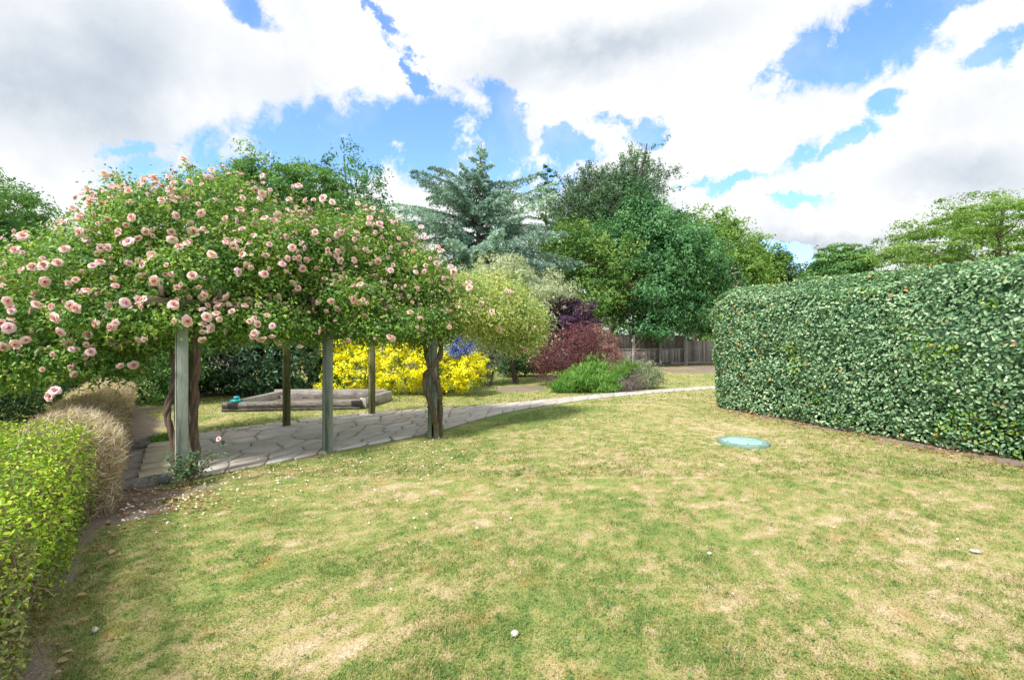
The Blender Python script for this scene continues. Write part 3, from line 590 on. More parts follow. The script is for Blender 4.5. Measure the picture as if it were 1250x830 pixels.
q = np.repeat(p, 7, 0) + r.normal(size=(len(p) * 7, 3)) * [.13, .13, .03]; mb.leaves(q, r.normal(size=q.shape) * .2 + [0, -.3, 1], r.normal(size=q.shape), .11, .09, r.random(len(q))); tag(mb.build('blossom', L_white, el), kind='stuff')
tree('feathery_tree', 'wide spreading light green feathery tree standing behind the right end of the tall hedge', 'tree', fpt(1190, 22),
     [ell(1190, 300, 22, 80, 44, 3.0), ell(1225, 268, 22, 65, 28, 2.4), ell(1130, 300, 22, 50, 22, 2.2), ell(1270, 300, 22, 90, 55, 3), ell(1160, 275, 22, 35, 14, 1.8), ell(1095, 308, 21.5, 20, 9, 1.2), ell(1200, 340, 22, 110, 35, 2.6)], L_light, 3000, 17, .38, .15, .05, 112, r0=.25, flat=.3, rough=.35, up=1.0)
tree('hedge_top_tree', 'small flat domed green tree seen alone above the middle of the tall hedge', 'tree', fpt(1032, 40),
     [ell(1032, 322, 40, 32, 15, 2.0), ell(1030, 345, 40, 42, 22, 2.4), ell(1010, 335, 40, 20, 12, 1.5)], L_mid, 1200, 15, .4, .24, .12, 113, r0=.2, flat=.4)
tree('sliver_tree', 'very low dark treetop barely clearing the tall hedge', 'tree', fpt(985, 48), [ell(985, 342, 48, 16, 14, 1.4), ell(982, 365, 48, 24, 20, 1.6)], L_dark, 420, 14, .45, .26, .13, 114, r0=.15)

# ------------------------------------------------------------------ fence
def fence(name, label, a, b, H, seed, npan, top_rail=False, setback=0., low=None):
    r = np.random.default_rng(seed); a = np.array([*a, 0.]); b = np.array([*b, 0.]); d = b - a; L = np.linalg.norm(d); u = d / L; n_ = np.array([u[1], -u[0], 0]); 
    if n_[1] > 0: n_ = -n_
    rot = math.atan2(u[1], u[0]); root = empty(name, a, label, 'fence', 'weathered timber fence at the end of the garden')
    for k in range(npan):
        p0 = a + d * k / npan; p1 = a + d * (k + 1) / npan; w_ = L / npan; mb = MB(); nb = int(w_ / .125)
        for q in range(nb):
            c_ = p0 + u * ((q + .5) / nb * w_); h = H - .04 + r.normal() * .008
            if low: h = low - .03
            mb.box(c_ + [0, 0, h / 2 + .14], (w_ / nb * 1.02, .018, h - .14), rot=rot, bev=.003, r=r.random(), tilt=0)
            if low: mb.box(c_ - n_ * .06 + [0, 0, (H + low) / 2 + .02], (w_ / nb * 1.02, .018, H - low + .1), rot=rot, bev=.003, r=r.random() * .5)
        mb.build('panel', M_fence, root)
        mb = MB(); mb.box((p0 + p1) / 2 + n_ * .02 + [0, 0, .08], (w_ - .12, .03, .16), rot=rot, r=.2); mb.build('gravel_board', M_fence, root)
        if low: mb = MB(); mb.box((p0 + p1) / 2 + n_ * .03 + [0, 0, low], (w_ - .12, .07, .06), rot=rot, r=.8); mb.build('rail', M_fence, root)
    for k in range(npan + 1):
        mb = MB(); p0 = a + d * k / npan; mb.box(p0 + n_ * .09 + [0, 0, (H + .05) / 2], (.12, .12, H + .05), rot=rot, r=.9); mb.build('post', M_fence, root)
fence('timber_fence', 'low dark grey timber fence half hidden behind the silvery tree', fpt(-200, 25.5), fpt(735, 29), 1.30, 1, 16)
fence('timber_fence', 'taller two part timber fence with a middle rail below the blue green tree', fpt(738, 29.6), fpt(835, 32.3), 1.95, 2, 3, low=1.12)
fence('timber_fence', 'plain close boarded grey fence running behind the end of the tall hedge', fpt(837, 32.8), fpt(1200, 37), 1.62, 3, 10)

# ------------------------------------------------------------------ shrubs
shrub('dark_shrub', 'dark glossy laurel shrub behind the timber raised bed', 'shrub', fpt(315, 15.2), [ell(300, 445, 15.2, 62, 48, 1.2), ell(250, 440, 15, 45, 50, 1.1), ell(355, 440, 15.5, 52, 52, 1.2), ell(310, 400, 15.6, 75, 40, 1.2), ell(395, 420, 16.5, 40, 55, 1.2)], L_laurel, 2600, 14, .20, .13, .055, 120, rich=True, up=.3)
shrub('leafy_shrub', 'bright leaved green shrub behind the dry brown end of the hedge', 'shrub', fpt(180, 12.8), [ell(170, 440, 12.8, 70, 52, 1.0), ell(215, 430, 13.2, 45, 58, 1.0), ell(120, 430, 12.8, 60, 55, 1.0), ell(170, 400, 13, 80, 45, 1.)], L_mid, 2300, 14, .18, .085, .045, 121)
shrub('conifer_shrub', 'dark low conifer filling the corner behind the green hedge at the left', 'shrub', fpt(15, 9.8), [ell(15, 460, 9.8, 62, 60, 1.0), ell(60, 445, 10.2, 50, 65, 1.0), ell(-40, 430, 9.8, 60, 85, 1.0)], L_dark, 2600, 14, .15, .09, .022, 122, droop=.6)
# golden shrub: clusters of bright leaves over greener inner ones
gold = [ell(440, 446, 15.3, 50, 42, 1.0), ell(490, 443, 15.2, 58, 43, 1.0), ell(545, 449, 15.0, 48, 34, 1.0), ell(420, 462, 15.0, 28, 24, .8), ell(573, 452, 14.8, 22, 26, .8), ell(465, 432, 15.6, 50, 26, .9)]
rt = shrub('golden_shrub', 'mounded shrub with vivid yellow leaves behind the raised bed', 'shrub', fpt(500, 15.3), gold, L_yellow, 1700, 26, .105, .066, .034, 123, lo=.86, hi=1.08, up=.9, rand=.5, rough=.12, ntip=8, sat=6)
r = np.random.default_rng(5); mb = MB(); clumpfoliage(mb, gold, 900, 12, .2, .07, .035, r, lo=.4, hi=.8); mb.build('inner_foliage', L_ygreen, rt)
shrub('blue_flowering_shrub', 'shrub covered in blue blossom rising behind the yellow shrub', 'shrub', fpt(562, 16.8), [ell(563, 423, 14.3, 15, 13, .35), ell(557, 440, 16.3, 22, 25, .6)], L_blue, 600, 12, .12, .06, .05, 124)
shrub('grey_green_shrub', 'grey green shrub between the yellow shrub and the timber fence', 'shrub', fpt(598, 18), [ell(598, 425, 18, 22, 34, .8), ell(585, 450, 18.5, 18, 20, .7), ell(608, 405, 18.3, 26, 24, .9)], L_sage, 900, 14, .18, .09, .03, 125)
shrub('low_border_shrub', 'low dark green shrub at the foot of the fence', 'shrub', fpt(640, 22.5), [ell(637, 446, 22.5, 14, 12, .6), ell(618, 449, 22.3, 12, 9, .5), ell(655, 448, 22.6, 12, 9, .5)], L_dark, 420, 12, .18, .10, .05, 126)
tree('silver_willow_tree', 'pale silvery grey leaved small tree behind the right end of the rose canopy', 'tree', fpt(630, 19),
     [ell(638, 352, 19, 40, 36, 1.4), ell(670, 370, 19, 26, 32, 1.1), ell(600, 345, 19.3, 36, 30, 1.2), ell(640, 395, 19, 34, 28, 1.2), ell(605, 385, 19, 30, 35, 1.2)], L_silver, 1500, 15, .25, .15, .028, 127, r0=.1, droop=-.3)
tree('purple_smoke_bush', 'dark purple leaved bush, the higher one behind the red brown bushes', 'bush', fpt(692, 19.5), [ell(692, 388, 19.5, 28, 25, 1.0), ell(678, 400, 19.3, 22, 22, .9), ell(708, 402, 19.6, 20, 24, .9)], L_purple, 1000, 15, .17, .095, .06, 128, r0=.06, crown='foliage', trunk='stem')
tree('red_barberry_bush', 'round red purple bush with fine leaves on a short stem, beside the path', 'bush', fpt(686, 17.6), [ell(686, 434, 17.6, 36, 27, 1.0), ell(668, 440, 17.5, 20, 20, .7), ell(706, 422, 17.8, 26, 22, .9)], L_red, 1700, 13, .15, .05, .03, 129, r0=.06, crown='foliage', trunk='stem', rough=.3)
tree('red_barberry_bush', 'looser faded red bush with arching shoots, right of the round red purple bush', 'bush', fpt(738, 18.2), [ell(728, 428, 18.2, 22, 26, .9), ell(744, 440, 18, 14, 24, .7), ell(722, 412, 18.4, 20, 14, .8)], L_red2, 650, 12, .13, .06, .028, 130, r0=.05, crown='foliage', trunk='stem', rough=.5, droop=-.8)
def tuft(name, label, cat, base, rx, ry, h, n, mt, seed, wd=.014, lean=.5, seedheads=0, group=None):
    r = np.random.default_rng(seed); root = empty(name, (base[0], base[1], 0), label, cat, group); mb = MB()
    a_ = r.random(n) * 6.283; q = np.sqrt(r.random(n)); x = base[0] + np.cos(a_) * q * rx; y = base[1] + np.sin(a_) * q * ry; hh = h * r.uniform(.25, 1.15, n) * (1 - .35 * q) * (.45 + 1.1 * vn(x * 4, y * 4, seed))
    out = np.stack([np.cos(a_), np.sin(a_), 0 * a_], 1) * (lean * q[:, None] + .15) + r.normal(size=(n, 3)) * [.25, .25, 0]; ang = r.random(n) * 6.283; sd_ = np.stack([np.cos(ang), np.sin(ang), 0 * ang], 1)
    b0 = np.stack([x, y, 0 * x], 1); m1 = b0 + out * (hh * .45)[:, None] + [0, 0, 1] * (hh * .62)[:, None]; tp = b0 + out * (hh * 1.0)[:, None] + [0, 0, 1] * (hh * .95)[:, None]; wv = wd * r.uniform(.6, 1.4, n)[:, None]
    v = np.stack([b0 - sd_ * wv, b0 + sd_ * wv, m1 + sd_ * wv, m1 - sd_ * wv, tp], 1).reshape(-1, 3); i = np.arange(n)[:, None] * 5; rv = r.random(n); n0 = mb.n
    mb.v.append(v); mb.n += len(v); mb.f[4].append(i + [0, 1, 2, 3] + n0); mb.f[3].append(i + [3, 2, 4] + n0); mb.r[4].append(rv); mb.r[3].append(rv)
    nl = n // 2; k = r.integers(0, n, nl); t_ = r.random(nl)[:, None]; c_ = b0[k] * (1 - t_) + tp[k] * t_; mb.leaves(c_, r.normal(size=(nl, 3)) + [0, 0, .5], r.normal(size=(nl, 3)), wd * 5, wd * 2.2, r.random(nl))
    mb.build('foliage', mt, root)
    if seedheads:
        mb = MB(); k = r.integers(0, n, seedheads); c_ = np.repeat(tp[k], 8, 0) + r.normal(size=(seedheads * 8, 3)) * [.025, .025, .05] + [0, 0, .08]; mb.leaves(c_, r.normal(size=c_.shape), np.tile([0, 0, 1.], (len(c_), 1)) + r.normal(size=c_.shape) * .3, .05, .018, r.random(len(c_))); tag(mb.build('seed_head', L_dry, root), kind='stuff')
    return root
BK = dict(sat=7, droop=-1.6, rough=.4, ntip=8, push=3.2, up=0., crown='foliage', trunk='stem')
tree('border_plant', 'bright green leafy clump at the path edge in front of the red bush', 'plant', fpt(712, 15.9), [ell(712, 466, 15.8, 24, 13, .55), ell(735, 469, 15.9, 20, 11, .5), ell(722, 456, 16.3, 16, 14, .45)], L_grassb, 800, 9, .11, .20, .020, 140, r0=.02, **BK)
tree('border_plant', 'lower bright green clump at the left foot of the round red bush', 'plant', fpt(686, 15.9), [ell(688, 474, 15.7, 17, 7, .4), ell(698, 468, 15.9, 12, 9, .4)], L_grassb, 420, 9, .09, .16, .018, 141, r0=.015, **BK)
tree('border_plant', 'grey green sage like clump at the right end of the flower bed', 'plant', fpt(788, 17), [ell(790, 463, 16.9, 18, 11, .5), ell(772, 464, 17, 16, 11, .5), ell(780, 453, 17.2, 14, 10, .4)], L_sage, 560, 10, .11, .15, .016, 142, r0=.02, **BK)
tree('border_plant', 'yellow green upright clump between the bright green and sage clumps', 'plant', fpt(757, 16.6), [ell(757, 463, 16.5, 11, 14, .35), ell(765, 455, 16.7, 7, 12, .3)], L_light, 260, 10, .10, .2, .018, 143, r0=.015, **BK)
tree('border_plant', 'dusky purplish low clump with faded flower spikes at the bed front', 'plant', fpt(764, 16), [ell(762, 472, 15.9, 15, 7, .35), ell(775, 468, 16.1, 10, 9, .3)], leafmat('dusky_leaf', [(.10, .10, .09), (.19, .16, .15), (.30, .22, .24)], .25), 240, 12, .09, .08, .014, 146, r0=.012, **BK)
tuft('dry_grass_plant', 'tall pale dried grass stalks leaning in front of the faded red bush', 'plant', G(745, 471)[:2] + [0, .6], 1.1, .4, 1.4, 260, L_dry, 144, wd=.007, seedheads=120)
tuft('weed_tuft', 'small green weed behind the pale timber board under the roses', 'plant', G(207, 541)[:2], .3, .18, .16, 900, L_grassb, 145, wd=.008)

# ------------------------------------------------------------------ hedges
def hedge_surface(a, b, thick, H, n, r, rad=.3, bulge=.1, end=True, lump=.10, side=1):
    """random points and normals on the clipped surface of a hedge; a-b is the face line, thickness away from side"""
    a = np.asarray(a, float); b = np.asarray(b, float); d = b - a; L = np.linalg.norm(d); u = d / L; nv = np.array([u[1], -u[0]]) * side    # outward face normal
    cen0 = (a + b) / 2 - nv * thick / 2; hx, hy = L / 2, thick / 2
    aF, aT, aE = L * H, L * thick, thick * H; tot = 2 * aF + aT + 2 * aE; q = r.random(n) * tot
    x = (r.random(n) * 2 - 1) * hx; y = (r.random(n) * 2 - 1) * hy; z = r.random(n) * H
    m1 = q < aF; m2 = (q >= aF) & (q < 2 * aF); m3 = (q >= 2 * aF) & (q < 2 * aF + aT); m4 = q >= 2 * aF + aT
    y[m1] = hy; y[m2] = -hy; z[m3] = H; x[m4] = np.where(r.random(m4.sum()) > .5, hx, -hx)
    # round by pulling onto an inner box plus radius
    ix = np.clip(x, -(hx - rad), hx - rad); iy = np.clip(y, -(hy - rad), hy - rad); iz = np.minimum(z, H - rad)
    dv = np.stack([x - ix, y - iy, z - iz], 1); nn = nrm(dv); zb = 1 + bulge * np.sin(np.clip(z / H, 0, 1) * 2.6) ; 
    rr = rad + lump * (fbm(x * .9 + y * .7, z * .9 + y * .4, 51, 3) - .5) * 2 + lump * .6 * (fbm(x * 3.1 + y * 2, z * 3.1, 53, 3) - .5) * 2 + (zb - 1)
    p = np.stack([ix, iy, iz], 1) + nn * rr[:, None]
    to = lambda q_: np.stack([q_[:, 0] * u[0] + q_[:, 1] * nv[0], q_[:, 0] * u[1] + q_[:, 1] * nv[1], q_[:, 2]], 1)
    P_ = to(p); P_[:, 0] += cen0[0]; P_[:, 1] += cen0[1]; return P_, to(nn)
def core(a, b, thick, H, side, inset=.22):  # solid block added inside a hedge to stop see-through gaps
    a = np.asarray(a, float); b = np.asarray(b, float); d = b - a; L = np.linalg.norm(d); u = d / L; nv = np.array([u[1], -u[0]]) * side; c = (a + b) / 2 - nv * thick / 2
    mb = MB(); nx_, nz = int(L / .25), max(3, int(H / .25)); mb.box((c[0], c[1], (H - inset) / 2), (L - 2 * inset, thick - 2 * inset, H - inset), rot=math.atan2(u[1], u[0]), bev=.15, r=.3); return mb
def twigs(mb, C, N, r, L, rad):
    for c_, n_ in zip(C, N):
        q = nrm(n_ + r.normal(size=3) * .6); mb.tube(np.array([c_ - q * L, c_ - q * L * .4 + r.normal(size=3) * .02, c_ + q * L * .25]), [rad, rad * .8, rad * .3], 4)
# tall right hedge
r = np.random.default_rng(200); ha = np.array([5.02, 12.6]); hb = np.array([8.92, 1.2])
rt = empty('tall_hedge', (*((ha + hb) / 2), 0), 'tall clipped evergreen hedge with rounded top filling the right side', 'hedge')
C, N = hedge_surface(ha, hb, 2.2, 2.93, 150000, r, rad=.72, bulge=.14, side=1, lump=.16)
C = C - N * (r.random(len(C)) ** 2 * .22)[:, None]; k = C[:, 2] > .04; C, N = C[k], N[k]; n = len(C)
NN = N * .9 + r.normal(size=(n, 3)) * .55 + [0, 0, .45]; T = r.normal(size=(n, 3)) + [0, 0, -.2]; s_ = r.uniform(.65, 1.3, n)
sel = (vn(C[:, 0] * 3 + C[:, 1] * 3, C[:, 2] * 3, 61) * .7 + r.random(n) * .3) > .80
orr = r.random(n) < .003 + .010 * (C[:, 1] > 10.5)
mb = MB(); k = ~sel & ~orr; mb.leaves(C[k], NN[k], T[k], .062 * s_[k], .036 * s_[k], r.random(k.sum()), rich=True, fold=.12); mb.build('foliage', L_elae, rt)
mb = MB(); k = sel & ~orr; mb.leaves(C[k], NN[k], T[k], .064 * s_[k], .036 * s_[k], r.random(k.sum()), rich=True, fold=.12); mb.build('young_foliage', L_elaeb, rt)
mb = MB(); k = orr; mb.leaves(C[k] + N[k] * .03, NN[k], T[k], .06 * s_[k], .035 * s_[k], r.random(k.sum()), rich=True, fold=.12); tag(mb.build('autumn_leaf', L_orange, rt), 'scattered orange and yellow leaves', kind='stuff')
mb = core(ha, hb, 2.2, 2.93, 1, .30); mb.build('branches', L_laurel, rt)  # dark opaque fill added inside the hedge, one plain block
mb = MB(); k = r.integers(0, n, 500); twigs(mb, C[k], N[k], r, .14, .004); tag(mb.build('twigs', M_cane, rt), kind='stuff')

# left low hedge: green part
H1a, H1b = HL0 - HLd * 1.2, HL0 + HLd * 5.45
r = np.random.default_rng(210); rt = empty('low_hedge', (*((H1a + H1b) / 2), 0), 'low bright yellow green clipped hedge in the near left corner', 'hedge')
C, N = hedge_surface(H1a, H1b, 2.3, .88, 56000, r, rad=.16, bulge=.03, side=1, lump=.06)
C = C + N * (r.random(len(C)) ** 2 * -.16 + .02)[:, None]; sp = r.random(len(C)) < .12; C[sp] += (N[sp] * .3 + [0, 0, .7]) * (r.random(sp.sum()) * .09)[:, None]
k = C[:, 2] > .03; C, N, = C[k], N[k]; n = len(C)
topness = np.clip(C[:, 2] / .88, 0, 1); NN = N * .6 + r.normal(size=(n, 3)) * .65 + [0, 0, .6]; T = r.normal(size=(n, 3)) * .8 + N * .5 + [0, 0, .4]; s_ = r.uniform(.6, 1.25, n)
dryk = (fbm(C[:, 0] * 2.4 + C[:, 1], C[:, 1] * 2.4 + C[:, 2] * 2, 71, 3) + r.random(n) * .25 + .25 * (1 - topness) + .12 * (1 - np.abs(N[:, 2]))) > .86
mb = MB(); k = ~dryk; mb.leaves(C[k], NN[k], T[k], .031 * s_[k], .016 * s_[k], r.random(k.sum()), rich=True); mb.build('foliage', L_privet, rt)
mb = MB(); k = dryk; mb.leaves(C[k], NN[k], T[k], .03 * s_[k], .012 * s_[k], r.random(k.sum())); mb.build('faded_foliage', L_privetd, rt)
mb = MB(); k = r.integers(0, n, 4500); twigs(mb, C[k] + N[k] * .005, N[k], r, .12, .0022); tag(mb.build('twigs', M_cane, rt), kind='stuff')
mb = core(H1a, H1b, 2.3, .88, 1, .16); mb.build('branches', L_privetd, rt)  # added inner fill block so nothing shows through the leaves
# dry part of the same row
H2a, H2b = HL0 + HLd * 4.7 + np.array([.806, .592]) * .20, HL0 + HLd * 13.4
r = np.random.default_rng(211); rt = empty('dead_hedge', (*((H2a + H2b) / 2), 0), 'dried out brown leafless length of hedge running on towards the rose pergola', 'hedge')
C, N = hedge_surface(H2a, H2b, .75, .86, 50000, r, rad=.34, bulge=.04, side=1, lump=.12); C = C - N * (r.random(len(C)) ** 1.5 * .22)[:, None]; k = C[:, 2] > .0; C, N = C[k], N[k]; n = len(C)
T = N * .75 + r.normal(size=(n, 3)) * .45 + [0, 0, .45]; s_ = r.uniform(.5, 1.5, n); mb = MB(); mb.leaves(C, r.normal(size=(n, 3)), T, .13 * s_, .006 * s_, r.random(n)); mb.build('dry_foliage', L_dry, rt)
mb = MB(); k = r.integers(0, n, 2600); twigs(mb, C[k], N[k], r, .2, .003); tag(mb.build('twigs', M_cane, rt), kind='stuff')
mb = core(H2a, H2b, .75, .84, 1, .22); mb.build('branches', L_dry, rt)  # pale solid filler added within the dry twigs

# ------------------------------------------------------------------ pergola
FP = [G(222, 588)[:2], G(400, 552)[:2], G(528, 534)[:2]]; BP = [np.array([-5.55, 8.35]), G(350, 521)[:2], G(454, 506.5)[:2]]
Hp = 2.05
pg = empty('rose_pergola', (*np.mean(FP + BP, 0), 0), 'weathered timber pergola of square posts carrying the climbing roses over the path', 'pergola')
prot = math.atan2(*(FP[1] - FP[0])[::-1])
for k, q in enumerate(FP + BP):
    mb = MB(); wd_ = .128 if k < 3 else .122
    for z in range(1): mb.box((q[0], q[1], Hp / 2 - .02), (wd_, wd_, Hp + .04), rot=prot - .25 + .1 * k % 3 * .05, bev=.012, r=[.75, .65, .45, .2, .25, .35][k])
    mb.build('post', M_post if k < 3 else M_postd, pg)
for row in (FP, BP):
    for k in range(2):
        d = row[k + 1] - row[k]; e0 = row[k] - d * (.2 if k == 0 else 0); e1 = row[k + 1] + d * (.2 if k == 1 else -0.0)
        mb = MB(); mb.box_between([*e0, Hp + .075 + .003 * k], [*e1, Hp + .075 + .003 * k], .07, .14, bev=.006); mb.build('side_beam', M_beam, pg)
for t_ in np.linspace(-.05, 1.05, 8):
    f = lambda row: np.array([np.interp(t_ * 2, [-.2, 0, 1, 2, 2.2], [(row[0] - .2 * (row[1] - row[0]))[k], row[0][k], row[1][k], row[2][k], (row[2] + .2 * (row[2] - row[1]))[k]]) for k in (0, 1)])
    a_, b_ = f(FP), f(BP); d = nrm(b_ - a_); mb = MB(); mb.box_between([*(a_ - d * .25), Hp + .21], [*(b_ + d * .25), Hp + .21], .05, .12, bev=.005); mb.build('rafter', M_beam, pg)

# climbing roses
def blossom_mesh(name, seed, full=1.0):
    r = np.random.default_rng(seed); V_, F_, R_ = [], [], []
    for layer, (np_, rad, open_, sz, z0, col) in enumerate([(6, .012, 1.25, .052, 0, .05), (6, .010, .95, .046, .006, .25), (5, .007, .62, .038, .010, .5), (5, .004, .34, .030, .012, .75), (4, .002, .12, .024, .014, 1.)]):
        for k in range(np_):
            a_ = (k + .5 * (layer % 2) + r.normal() * .12) / np_ * 6.283; op = open_ * full + r.normal() * .08; s_ = sz * r.uniform(.88, 1.12); g = []
            for iu, u_ in enumerate((0, .4, .8, 1.0)):
                for iv, v_ in enumerate((-1, 0, 1)):
                    wv = s_ * (.25, .62, .66, .34)[iu] * (.5 if False else 1); o_ = op * (.35 + .65 * u_) + (.35 * u_ ** 3 if layer < 2 else 0)
                    rr = rad + s_ * u_ * math.sin(o_); zz = z0 + s_ * u_ * math.cos(o_) + abs(v_) * s_ * .10 * u_; la = v_ * wv
                    x, y = rr * math.cos(a_) - la * math.sin(a_) - abs(v_) * .12 * s_ * math.cos(a_), rr * math.sin(a_) + la * math.cos(a_) - abs(v_) * .12 * s_ * math.sin(a_); g.append((x, y, zz + r.normal() * .0012))
            n0 = len(V_); V_ += g
            for iu in range(3):
                for iv in range(2): q = n0 + iu * 3 + iv; F_.append((q, q + 1, q + 4, q + 3)); R_.append(min(1, col * (1.15 - .3 * iu / 2)))
    return np.array(V_), np.array(F_), np.array(R_)
m, t, b, o = mat('rose_petal'); at = t.new('ShaderNodeAttribute', attribute_name='rnd'); oi = t.new('ShaderNodeObjectInfo'); ge = t.new('ShaderNodeNewGeometry'); n = t.noise(ge.outputs['Position'], 3.5, 2, .5)
c1 = t.ramp(at.outputs['Fac'], [(0, (.92, .75, .80)), (.4, (.92, .68, .73)), (1, (.87, .45, .48))]); c2 = t.ramp(at.outputs['Fac'], [(0, (.91, .74, .72)), (.4, (.90, .62, .56)), (1, (.86, .44, .32))])
f = t.mr(t.math('ADD', t.math('MULTIPLY', n.outputs['Fac'], .7), t.math('MULTIPLY', oi.outputs['Random'], .4)), .42, .72); c = t.mix(f, c1, c2)
t.l.new(c, b.inputs['Base Color']); b.inputs['Roughness'].default_value = .6; tr = t.new('ShaderNodeBsdfTranslucent'); t.l.new(c, tr.inputs[0]); mx = t.new('ShaderNodeMixShader'); mx.inputs[0].default_value = .35
t.l.new(b.outputs[0], mx.inputs[1]); t.l.new(tr.outputs[0], mx.inputs[2]); t.l.new(mx.outputs[0], o.inputs[0]); M_rose = m
BL = [blossom_mesh('blossom', s_, f_) for s_, f_ in ((1, 1.0), (2, .85), (3, 1.12), (5, .72), (6, 1.2), (7, .95), (4, .55))]
BL = [(V_ * np.array([[1, 1, 1], [.85, 1.1, 1], [1, .9, .8], [.9, .9, 1.2], [1.1, .85, .7], [.8, .8, 1.1], [.8, .8, 1.1]][k]), F_, R_) for k, (V_, F_, R_) in enumerate(BL)]
BME = []
for V_, F_, R_ in BL:
    mb = MB(); mb.add(V_, F_, R_); o_ = mb.build('blossom', M_rose); BME.append(o_.data); bpy.data.objects.remove(o_)
canL = [ell(50, 400, 6.1, 80, 62, .95), ell(-10, 405, 6.0, 70, 60, .95), ell(120, 345, 6.6, 95, 82, 1.25), ell(215, 300, 7.0, 90, 78, 1.5), ell(165, 385, 6.1, 75, 48, .8), ell(290, 280, 7.5, 80, 62, 1.5), ell(270, 340, 6.8, 95, 55, 1.35), ell(95, 430, 6.2, 60, 35, .6), ell(340, 330, 7.3, 70, 65, 1.4), ell(250, 385, 6.7, 85, 24, 1.0), ell(140, 322, 7.6, 75, 50, 1.2), ell(60, 365, 7.0, 55, 38, 1.1), ell(205, 392, 6.0, 75, 26, .7), ell(300, 396, 6.6, 90, 24, .9), ell(30, 448, 5.8, 80, 34, .6), ell(125, 440, 6.1, 55, 26, .6)]
canR = [ell(395, 320, 8.1, 75, 68, 1.5), ell(450, 330, 8.6, 70, 62, 1.5), ell(420, 370, 7.8, 80, 38, 1.1), ell(505, 352, 9.0, 58, 52, 1.5), ell(500, 390, 8.6, 70, 28, 1.1), ell(350, 385, 7.6, 60, 24, 1.2), ell(470, 300, 9.0, 45, 30, 1.2), ell(430, 398, 7.6, 85, 20, .8)]
canG = [ell(600, 352, 9.9, 18, 12, .4), ell(615, 366, 10, 22, 22, .6), ell(648, 396, 10.3, 14, 18, .5), ell(640, 418, 10.2, 12, 16, .4), ell(556, 372, 9.3, 44, 38, 1.1), ell(600, 382, 9.8, 42, 42, 1.1), ell(548, 384, 9.0, 36, 20, .8), ell(625, 392, 10.2, 34, 36, .9)]
roses = []
def zz(ox, oy, f, lst): roses.extend([(ox + a_ / f, oy + b_ / f) for a_, b_ in lst])
zz(0, 160, 3.19, [(715,110),(408,168),(345,230),(897,203),(1024,177),(668,245),(660,182),(933,277),(788,320),(885,347),(530,350),(625,290),(655,340),(344,392),(337,425),(348,455),(272,478),(475,415),(521,397),(527,452),(658,437),(698,415),(738,390),(699,457),(872,459),(924,445),(827,496),(1038,458),(975,502),(107,448),(82,487),(160,540),(232,531),(33,540),(168,580),(307,567),(428,596),(617,520),(620,573),(550,545),(894,555),(756,582),(1020,567),(440,632),(802,622),(847,624),(860,671),(873,713),(475,677),(521,661),(588,680),(728,686),(331,685),(295,675),(665,696),(66,693),(257,720),(265,763),(468,742),(568,784),(712,731),(798,727),(844,735),(976,748),(776,785),(1008,783),(787,760),(1027,815),(27,770),(355,815),(312,818),(720,818),(95,810),(365,262),(415,262),(350,290),(395,275),(440,290),(470,240),(385,310),(578,230),(610,240),(545,258),(510,265),(455,255),(360,320),(150,520),(180,548),(285,305),(215,380),(45,635),(15,670),(445,450),(405,455),(375,545),(505,505),(590,490),(300,590),(130,560),(385,300),(430,270)])
zz(300, 160, 3.19, [(67,178),(70,207),(184,218),(337,278),(227,323),(112,327),(107,362),(168,388),(275,408),(88,290),(408,427),(82,460),(168,465),(198,456),(153,485),(243,460),(307,457),(17,502),(131,534),(63,566),(467,467),(400,512),(345,576),(421,572),(456,626),(559,557),(650,563),(700,540),(730,526),(713,500),(757,573),(798,532),(650,430),(748,452),(577,415),(525,371),(555,371),(495,303),(533,315),(437,283),(683,375),(18,745),(50,782),(100,763),(68,815),(325,650),(24,350),(205,604),(1038,632),(340,405),(455,400),(700,420),(40,230),(65,245),(95,232),(30,228),(205,215),(170,270),(240,275),(300,262),(480,350),(465,330),(600,350),(620,440),(490,405),(545,450),(510,490),(355,490),(695,410),(810,550),(760,470),(590,440),(265,272),(47,282),(870,610)])
zz(130, 380, 3.46, [(57,44),(166,88),(323,30),(415,27),(402,62),(465,33),(497,12),(392,90),(330,127),(81,161),(144,180),(608,47),(643,86),(697,67),(664,122),(726,137),(817,152),(10,153),(45,210),(100,215)])
zz(0, 380, 1.845, [(15,40),(52,64),(168,94),(181,69),(205,67),(115,190),(45,62),(12,72),(205,97),(40,8),(125,180)])
camv = np.array([0, 0, CH])
def cast(px, py, ells):
    d = P(px, py, 1.0) - camv; best = None
    for c_, rd in ells:
        dd = d / rd; oo = (camv - c_) / rd; A = dd @ dd; B_ = 2 * oo @ dd; C_ = oo @ oo - 1.0; q = B_ * B_ - 4 * A * C_
        if q > 0:
            t_ = (-B_ - math.sqrt(q)) / 2 / A
            if best is None or t_ < best[0]: best = (t_, nrm((camv + d * t_ - c_) / rd ** 2))
    if best is None:
        e = min(ells, key=lambda e_: np.hypot(*((e_[0] - camv)[[0, 2]] / (e_[0] - camv)[1] - d[[0, 2]]))); return camv + d * (e[0][1] - .2), nrm(np.array([0, -.6, .8])), True
    return camv + d * best[0], best[1], False
